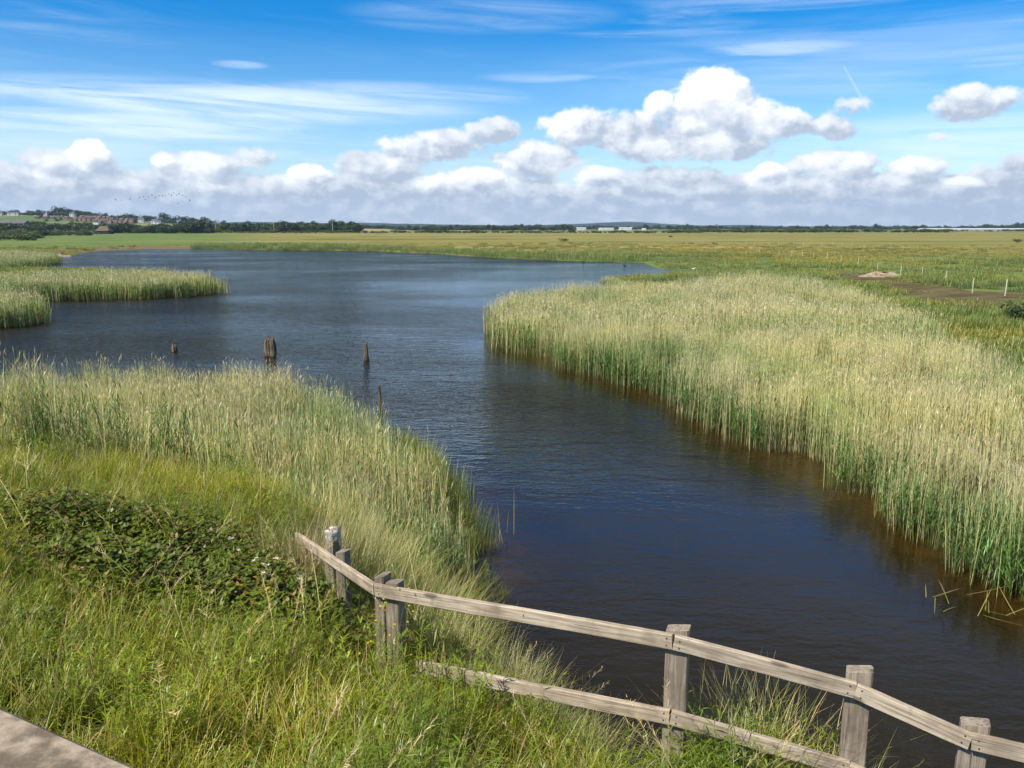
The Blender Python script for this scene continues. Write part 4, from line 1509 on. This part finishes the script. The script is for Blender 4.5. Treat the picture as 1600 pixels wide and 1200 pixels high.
sky_trees = [(30, 9), (50, 8), (64, 8), (76, 8), (97, 14), (110, 12), (123, 11), (132, 10), (20, 8), (8, 7), (86, 8), (154, 8), (165, 7), (205, 10), (214, 8), (229, 10), (239, 10), (258, 14), (267, 10), (272, 8), (287, 13), (298, 9), (302, 12), (311, 10), (321, 12), (333, 9), (141, 8), (348, 8)]
for i, (u, h) in enumerate(sorted(sky_trees)):
    Y = 1690.0
    x = (u - 800) / 1279 * Y
    tree_obj('hilltop_tree', x, Y, h * 1.45, ('tall broad dark tree crowning the left hill skyline' if h >= 13 else 'medium dark tree on the left hill skyline' if h >= 10 else 'small dark tree on the left hill skyline'),
             'tree', i, 'trees along the left hill skyline: ' + ('tall' if h >= 13 else 'medium' if h >= 10 else 'small'), w=1.25)


def bush_obj(u, v, h, label, seed, w=1.0):
    x, y = at(u, v, .6)
    z = float(land(np.array([x]), np.array([y]))[0])
    o = link('marsh_bush', V_bush[seed % 4])
    s = h / 2.6
    o.location = (x, y, z - .1)
    o.scale = (s * w, s * w, s)
    tag(o, label, 'bush')


bush_obj(880, 378.5, 1.6, 'lone small dark bush on the open marsh just right of centre', 1, 1.3)
bush_obj(1590, 380, 1.6, 'lone dark bush on the marsh at the right edge', 2, 1.3)
bush_obj(67, 371, 4.6, 'dark rounded bush standing forward of the scrub on the left', 3, 1.0)
bush_obj(1048, 371, 1.2, 'tiny dark bush far out on the marsh right of the hill', 0, 1.4)
bush_obj(1594, 505, 1.2, 'grey-green bush in the wet grass below the stakes', 2, 1.0)


# ------------------------------------------------------------------ hills, fields
def ridge(name, uvs, Y, depth, mat, label, floor=-4):
    us = np.linspace(uvs[0][0], uvs[-1][0], 160)
    hv = np.interp(us, [a for a, _ in uvs], [b for _, b in uvs])
    hz = H + (356 - hv) * Y / 1303
    kern = np.ones(9) / 9
    hz = np.convolve(np.pad(hz, 4, 'edge'), kern, 'valid')
    hz = hz + (vnoise(us, us * 0, 9, 5) - .5) * Y * .0006
    ts = np.linspace(-1, 1, 24)
    X = (us[None] - 800) / 1279 * Y * np.ones((24, 1))
    Yy = Y + ts[:, None] * depth * np.ones((1, 160))
    prof = np.clip(1 - ts ** 2, 0, 1)[:, None]
    Z = floor + (hz[None] - floor) * prof ** .8
    me = np_mesh(name, np.stack([X, Yy, Z], -1).reshape(-1, 3), grid_faces(shape=X.shape), True)
    o = link(name, me, None, [mat])
    tag(o, label, 'hill', kind='structure')


ridge('hills', [(700, 356), (800, 353), (850, 351.5), (900, 350), (935, 348.5), (965, 346.5), (1000, 347), (1030, 350), (1080, 352), (1120, 353), (1145, 351), (1175, 352), (1210, 354), (1320, 355), (1400, 356)], 6500, 900, M_hill, 'long blue hill on the horizon right of centre')
ridge('hills', [(240, 356), (330, 350), (385, 346.5), (420, 347), (520, 349), (560, 348), (620, 349.5), (700, 351), (790, 352), (860, 354), (950, 357)], 5200, 700, M_hill, 'low wooded ridge on the horizon left of centre')
ridge('hills', [(1050, 357), (1250, 354), (1330, 353.5), (1480, 355), (1530, 353.5), (1700, 354)], 7200, 700, M_hill, 'faint far ridge on the right')
ridge('field', [(500, 362), (530, 358.5), (560, 357.5), (600, 358), (640, 360), (660, 362)], 1400, 60, M_field, 'pale stubble field on a slight rise left of centre', floor=0)
ridge('field', [(680, 362), (700, 360), (740, 360), (770, 362)], 1350, 50, M_field, 'small pale field beyond the hedge near the centre', floor=0)
ridge('field', [(900, 361), (950, 355.5), (985, 354.5), (1010, 356), (1040, 361)], 3600, 90, M_field, 'pale field behind the white sheds below the blue hill', floor=0)


# ------------------------------------------------------------------ buildings
def box(bm, x0, x1, y0, y1, z0, z1):
    m = bmesh.ops.create_cube(bm, size=1)
    for v in m['verts']:
        v.co = Vector((x0 if v.co.x < 0 else x1, y0 if v.co.y < 0 else y1, z0 if v.co.z < 0 else z1))


def make_house(name, w, d, h, rh, wall, roof, label, cat, group=None, hip=0.0, windows=True, chimney=True):
    root = empty(name, (0, 0, 0))
    tag(root, label, cat, group)
    bm = bmesh.new(); box(bm, -w / 2, w / 2, -d / 2, d / 2, -2.5, h)
    # gable ends
    if hip == 0:
        for s in (-1, 1):
            xx = s * (w / 2 - .15)
            v = [bm.verts.new(c) for c in ((xx, -d / 2 + .1, h - .01), (xx, d / 2 - .1, h - .01), (xx, 0, h + rh - .15))]
            v2 = [bm.verts.new((c.co.x - s * .2, c.co.y, c.co.z)) for c in v]
            bm.faces.new(v); bm.faces.new(v2)
            for k in range(3): bm.faces.new((v[k], v[(k + 1) % 3], v2[(k + 1) % 3], v2[k]))
    link('wall', bm_mesh('wall', bm), root, [wall])
    bm = bmesh.new()
    o_ = .4
    e = [bm.verts.new(c) for c in ((-w / 2 - o_, -d / 2 - o_, h + .02), (w / 2 + o_, -d / 2 - o_, h + .02), (w / 2 + o_, d / 2 + o_, h + .02), (-w / 2 - o_, d / 2 + o_, h + .02),
                                   (-w / 2 - o_ + hip, 0, h + rh), (w / 2 + o_ - hip, 0, h + rh))]
    for f in ((0, 1, 5, 4), (2, 3, 4, 5), (0, 4, 3), (1, 2, 5), (0, 3, 2, 1)): bm.faces.new([e[i] for i in f])
    rf = link('roof', bm_mesh('roof', bm), root, [roof])
    if chimney:
        bm = bmesh.new(); box(bm, w * .28, w * .28 + .9, -.4, .5, h + rh - 1.2, h + rh + 1.0)
        link('chimney', bm_mesh('chimney', bm), rf, [M_brick])
    if windows:
        for s in (-.27, .27):
            for zz in ((.9, 2.2), (3.4, 4.6)):
                if zz[1] < h:
                    bm = bmesh.new(); box(bm, w * s - .8, w * s + .8, -d / 2 - .05, -d / 2 + .05, zz[0], zz[1])
                    link('window', bm_mesh('window', bm), root, [M_pane])
    return root


def ground_z(x, y): return float(land(np.array([x]), np.array([y]))[0])


proto = make_house('brick_house', 8.5, 8, 4.2, 2.8, M_brick, M_tile, '', 'house')
first = True
rows = [
    (1500, 340.0, [60, 73, 84, 95, 106, 117], 'brown-roofed house standing alone along the field edge on the hillside', 'spaced houses along the top field'),
    (1470, 341.5, [112, 120, 127, 134, 141, 148, 155, 162], 'red-brown roofed house in the middle terrace row on the hillside', 'middle row of hillside houses'),
    (1560, 339.0, [130, 137, 144, 151, 158, 165, 171], 'red-brown roofed house in the upper terrace row on the hillside', 'upper row of hillside houses'),
    (1420, 343.5, [150, 158, 166, 174, 182, 190, 198, 206], 'red-brown roofed house in the lower terrace row on the hillside', 'lower row of hillside houses'),
    (1500, 342, [176, 184, 192, 200, 207], 'red-brown roofed house at the right end of the hillside estate', 'right end of the hillside estate'),
]
hill_extra = []
for (Y, v, us, lb, gp) in rows:
    for u in us:
        o = proto if first else copy_tree(proto)
        first = False
        x = (u - 800) / 1279 * Y
        z = H + (356 - v - 4.0) * Y / 1303 + 1.0
        gz0 = ground_z(x, Y)
        o.location = (x, Y, max(gz0, min(z, gz0 + 2.2)) + .5)
        o.rotation_euler = (0, 0, float(rng.uniform(-.35, .35)))
        sc = float(rng.uniform(.9, 1.1))
        o.scale = (sc * .8, sc * .8, sc * .72)
        if rng.random() < .35: o.rotation_euler[2] += 1.57
        tag(o, lb, 'house', gp)

wproto = make_house('white_house', 10, 8, 5.2, 2.8, M_white, M_slate, '', 'house')
whites = [(3, 333, 1650, 'white house at the extreme left of the hill skyline'), (24, 334.5, 1640, 'long pale house among the trees at the left of the hill'),
          (74, 334.5, 1640, 'white house on the hilltop left of the tall trees'), (116, 336.5, 1620, 'white house below the tall hilltop trees'),
          (243, 345.5, 1520, 'bright white house at the right end of the village'), (222, 343, 1540, 'pale house with a grey roof among trees right of the estate'),
          (248, 348, 1480, 'small white house just below the bright one')]
for i, (u, v, Y, lb) in enumerate(whites):
    o = wproto if i == 0 else copy_tree(wproto)
    x = (u - 800) / 1279 * Y
    o.location = (x, Y, ground_z(x, Y) + .8)
    o.rotation_euler = (0, 0, float(rng.uniform(-.2, .2)))
    if i == 1: o.scale = (2.0, 1, .8)
    tag(o, lb, 'house')

bx, by = at(163, 364.5, .5)
barn = make_house('barn', 13, 10, 2.8, 4.6, M_dark, M_brownroof, 'low dark barn with a wide brown hipped roof in front of the trees', 'barn', hip=3.6, windows=False, chimney=False)
barn.location = ((163 - 800) / 1279 * 790, 790, .7)
# white domed tank beside it
bm = bmesh.new()
bmesh.ops.create_uvsphere(bm, u_segments=16, v_segments=10, radius=1.0)
for v in bm.verts:
    v.co.x *= 1.9; v.co.y *= 1.6; v.co.z = v.co.z * 1.3 + 1.1
o = link('white_tank', bm_mesh('white_tank', bm, True), None, [M_white])
o.location = ((142.5 - 800) / 1279 * 775, 775, .8)
tag(o, 'small white rounded tank beside the brown-roofed barn', 'tank')
# grey sheds at the far left
shed = make_house('farm_shed', 70, 16, 4, 4, M_dark, M_slate, 'long grey-roofed shed at the left edge behind the scrub', 'shed', windows=False, chimney=False)
shed.location = ((2 - 800) / 1279 * 1060, 1060, 8)

# road sign and white board over the trees
def board(name, u, v, Y, w, h, mat, label, stripe=False):
    x = (u - 800) / 1279 * Y; zc = H + (356 - v) * Y / 1303
    root = empty(name, (x, Y, ground_z(x, Y)))
    z0 = zc - root.location.z
    tag(root, label, 'sign')
    bm = bmesh.new(); box(bm, -w / 2, w / 2, -.1, .1, z0 - h / 2, z0 + h / 2)
    link('panel', bm_mesh('panel', bm), root, [mat])
    for s in (-1, 1):
        bm = bmesh.new(); box(bm, s * w * .35 - .12, s * w * .35 + .12, .12, .36, -1, z0 + h * .4)
        link('post', bm_mesh('post', bm), root, [M_slate])
    if stripe:
        bm = bmesh.new(); box(bm, -w * .45, -w * .05, -.14, -.11, z0 - h * .05, z0 + h * .36)
        link('stripe', bm_mesh('stripe', bm), root, [M_white])


board('road_sign', 278, 353.5, 985, 9.0, 2.6, M_sign, 'green road sign with a white patch showing above the trees', True)
board('white_board', 150, 349.5, 855, 6.0, 2.3, M_white, 'pale board showing above the trees below the houses')

# white sheds below the blue hill
for (u, w, h, lb) in ((903, 36, 5.2, 'long white shed, leftmost of the large ones below the blue hill'), (947, 34, 4.4, 'low white shed in the middle below the blue hill'),
                      (977, 28, 5.6, 'tallest white shed directly below the blue hill summit'), (835, 12, 4.5, 'small white building left of the large sheds'),
                      (885, 10, 3.5, 'tiny white building just left of the long white shed'), (1006, 8, 3.5, 'tiny white building right of the white sheds'),
                      (657, 7, 6.5, 'small white building on the horizon near the centre')):
    Y = 1900
    bl = make_house('white_shed', w, 16, h, 1.2, M_white, M_white, lb, 'shed', windows=False, chimney=False)
    bl.location = ((u - 800) / 1279 * Y, Y, .8)

# long glasshouse on the right
Y = 1950
gl_ = make_house('glasshouse', 330, 24, 2.6, 1.6, M_white, M_white, 'very long low white glasshouse on the right horizon', 'greenhouse', windows=False, chimney=False)
gl_.location = ((1545 - 800) / 1279 * Y, Y, 1.2)

# masts
for (u, h, lb) in ((520, 16, 'tallest thin pale mast standing in front of the dark wood'), (428, 12, 'thin mast in front of the wood, left of the tallest one'), (337, 11, 'short thin mast in front of the wood near the road sign')):
    Y = 960
    bm = bmesh.new()
    m = bmesh.ops.create_cone(bm, cap_ends=True, segments=8, radius1=.28, radius2=.16, depth=h)
    bmesh.ops.translate(bm, verts=m['verts'], vec=(0, 0, h / 2))
    m = bmesh.ops.create_cube(bm, size=1)
    for v in m['verts']: v.co = Vector((v.co.x * 1.6, v.co.y * .3, v.co.z * .25 + h - .3))
    o = link('mast', bm_mesh('mast', bm), None, [M_stake])
    o.location = ((u - 800) / 1279 * Y, Y, .4)
    tag(o, lb, 'mast')


# ------------------------------------------------------------------ birds
def bird_mesh(name, up=.35, span=.8):
    bm = bmesh.new()
    rings = []
    for (y, r) in ((-.28, .005), (-.2, .04), (-.05, .075), (.1, .065), (.2, .035), (.27, .035), (.33, .008)):
        rings.append([bm.verts.new((r * math.cos(a), y, r * math.sin(a) * .9)) for a in np.linspace(0, 6.283, 9)[:-1]])
    for i in range(6):
        for k in range(8): bm.faces.new((rings[i][k], rings[i][(k + 1) % 8], rings[i + 1][(k + 1) % 8], rings[i + 1][k]))
    bm.faces.new(rings[0]); bm.faces.new(rings[-1])
    for s in (-1, 1):
        prev = None
        for (x, y0, y1, z) in ((.03, -.1, .12, .03), (.22, -.08, .14, .03 + up * .5), (.5, -.1, .04, .03 + up * .7)):
            x *= span / .8
            q = [bm.verts.new((s * x, y0, z + .01)), bm.verts.new((s * x, y1, z + .01)), bm.verts.new((s * x, y1, z - .01)), bm.verts.new((s * x, y0, z - .01))]
            if prev:
                for k in range(4): bm.faces.new((prev[k], prev[(k + 1) % 4], q[(k + 1) % 4], q[k]))
            prev = q
        bm.faces.new(prev)
    return bm_mesh(name, bm)


bmes = [bird_mesh('flying_bird', u) for u in (.45, .15, -.25)]
for b_ in bmes: b_.materials.append(M_bird)
flock = [(185, 313), (194, 313.5), (207, 311), (222, 310), (229, 308), (236, 308), (242, 306), (247, 309), (253, 306), (258, 307), (263, 305.5), (268, 304), (272, 306), (276, 302.5), (280, 305), (284, 304), (289, 306), (294, 308), (300, 314), (281, 318), (231, 312)]
for i, (u, v) in enumerate(flock):
    o = link('flying_bird', bmes[i % 3])
    Y = 290 + 14 * math.sin(i * 2.3)
    o.location = ((u - 800) / 1279 * Y, Y, H + (356 - v) * Y / 1303)
    o.rotation_euler = (0, float(rng.uniform(-.3, .3)), -1.3 + float(rng.uniform(-.3, .3)))
    tag(o, 'dark bird flying in the loose line low over the hill', 'bird', 'birds flying low over the left hill')


def floating_bird(u, v, mat, label, s=1.0, z=0.0):
    bm = bmesh.new()
    rings = []
    for (x, zc, r) in ((-.30, .13, .01), (-.24, .11, .05), (-.1, .09, .11), (.05, .09, .12), (.15, .12, .085), (.20, .20, .05), (.22, .27, .045), (.27, .30, .045), (.31, .29, .02), (.38, .28, .008)):
        rings.append([bm.verts.new((x, r * math.cos(a), zc + r * math.sin(a))) for a in np.linspace(0, 6.283, 11)[:-1]])
    for i in range(len(rings) - 1):
        for k in range(10): bm.faces.new((rings[i][k], rings[i][(k + 1) % 10], rings[i + 1][(k + 1) % 10], rings[i + 1][k]))
    bm.faces.new(rings[0]); bm.faces.new(rings[-1])
    o = link('water_bird', bm_mesh('water_bird', bm, True), None, [mat])
    x, y = at(u, v, z)
    o.location = (x, y, z)
    o.scale = (s, s, s)
    o.rotation_euler = (0, 0, float(rng.uniform(0, 6)))
    tag(o, label, 'bird')


floating_bird(837, 405.5, M_bird, 'dark duck by the far shore, left of the other two', 1.3)
floating_bird(911, 410.5, M_bird, 'dark duck on the water in the middle of three near the far shore', 1.0)
floating_bird(976, 416, M_bird, 'dark duck at the mouth of the shallow inlet', 1.2)
floating_bird(1084, 421, M_wbird, 'small white bird on the muddy edge of the inlet', 1.0, .1)


# loose dead reeds: standing in the water, and a fallen stem in the shallows
def lone_stems(name, pts, label):
    R = Ribbons()
    for (u, v, L, ln) in pts:
        x, y = at(u, v, 0)
        R.add([(x, y, -.1)], [rng.uniform(0, 6.28)], [ln], [.15], [L], [.011], 4, jit((.45, .42, .27), 1), taper=5, facing=[0.1])
        R.add([(x, y, -.1)], [rng.uniform(0, 6.28)], [ln], [.15], [L * .96], [.011], 4, jit((.40, .38, .25), 1), taper=5, facing=[1.6])
    o = link(name, R.mesh(name, M_reed))
    tag(o, label, 'reeds')


lone_stems('reed_stem', [(781, 848, 1.05, .03), (791, 846, .8, .06), (787, 850, .6, .2)], 'few thin dead reed stems standing in the water beside the rushes')
lone_stems('reed_stem', [(803, 836, 1.15, .02)], 'single tall bare reed stem standing alone in the water')

fx0, fy0 = at(1490, 950, 0)
R = Ribbons()
n = 16
b = np.stack([U(fx0 - .35, fx0 + .9, n), U(fy0 - .5, fy0 + .45, n), np.full(n, .03)], -1)
R.add(b, rng.normal(.6, 1.2, n), U(1.15, 1.5, n), U(-.3, .2, n), U(.3, 1.1, n), .014, 3, jit((.34, .27, .14), n, .2), taper=5)
o = link('fallen_reeds', R.mesh('fallen_reeds', M_reed))
tag(o, 'fallen brown reed stems lying in the shallow water at the lower right', 'fallen reeds')

# yellow flowers by the double post of the fence
R = Ribbons()
fb = np.array([[PA.x + U(-.15, .4, 1)[0], PA.y - .12 - rng.random() * .45, 0] for _ in range(26)])
fb[:, 2] = land(fb[:, 0], fb[:, 1])
az = U(0, 6.28, 26); ln = U(.05, .35, 26); LL = U(.35, .95, 26)
tip = R.add(fb, az, ln, .25, LL, .004, 4, jit((0.13, 0.16, 0.05), 26), taper=5)
fl = Ribbons()
for j in range(6):
    fl.add(tip, np.full(26, j * 1.047), U(.9, 1.5, 26), .1, .013, .010, 1, (0.78, 0.6, 0.03), belly=.4)
root = empty('yellow_flowers', (0, 0, 0))
tag(root, 'wiry plant with small yellow flowers growing against the double fence post', 'flowers')
link('stalks', R.mesh('stalks', M_grass), root)
link('blossom', fl.mesh('blossom', M_leaf), root)

# ------------------------------------------------------------------ haze
bm = bmesh.new()
box(bm, -11000, 11000, -200, 11000, -12, 330)
m, t, o_ = new_mat('haze')
pv = t.n.new('ShaderNodeVolumePrincipled')
pv.inputs['Color'].default_value = (0.50, 0.72, 1.0, 1)
pv.inputs['Density'].default_value = 0.00006
pv.inputs['Anisotropy'].default_value = 0.1
t.l.new(pv.outputs[0], o_.inputs['Volume'])
hz_o = link('haze', bm_mesh('haze', bm), None, [m])
tag(hz_o, 'thin blue air fading the distant hills', 'haze', kind='stuff')
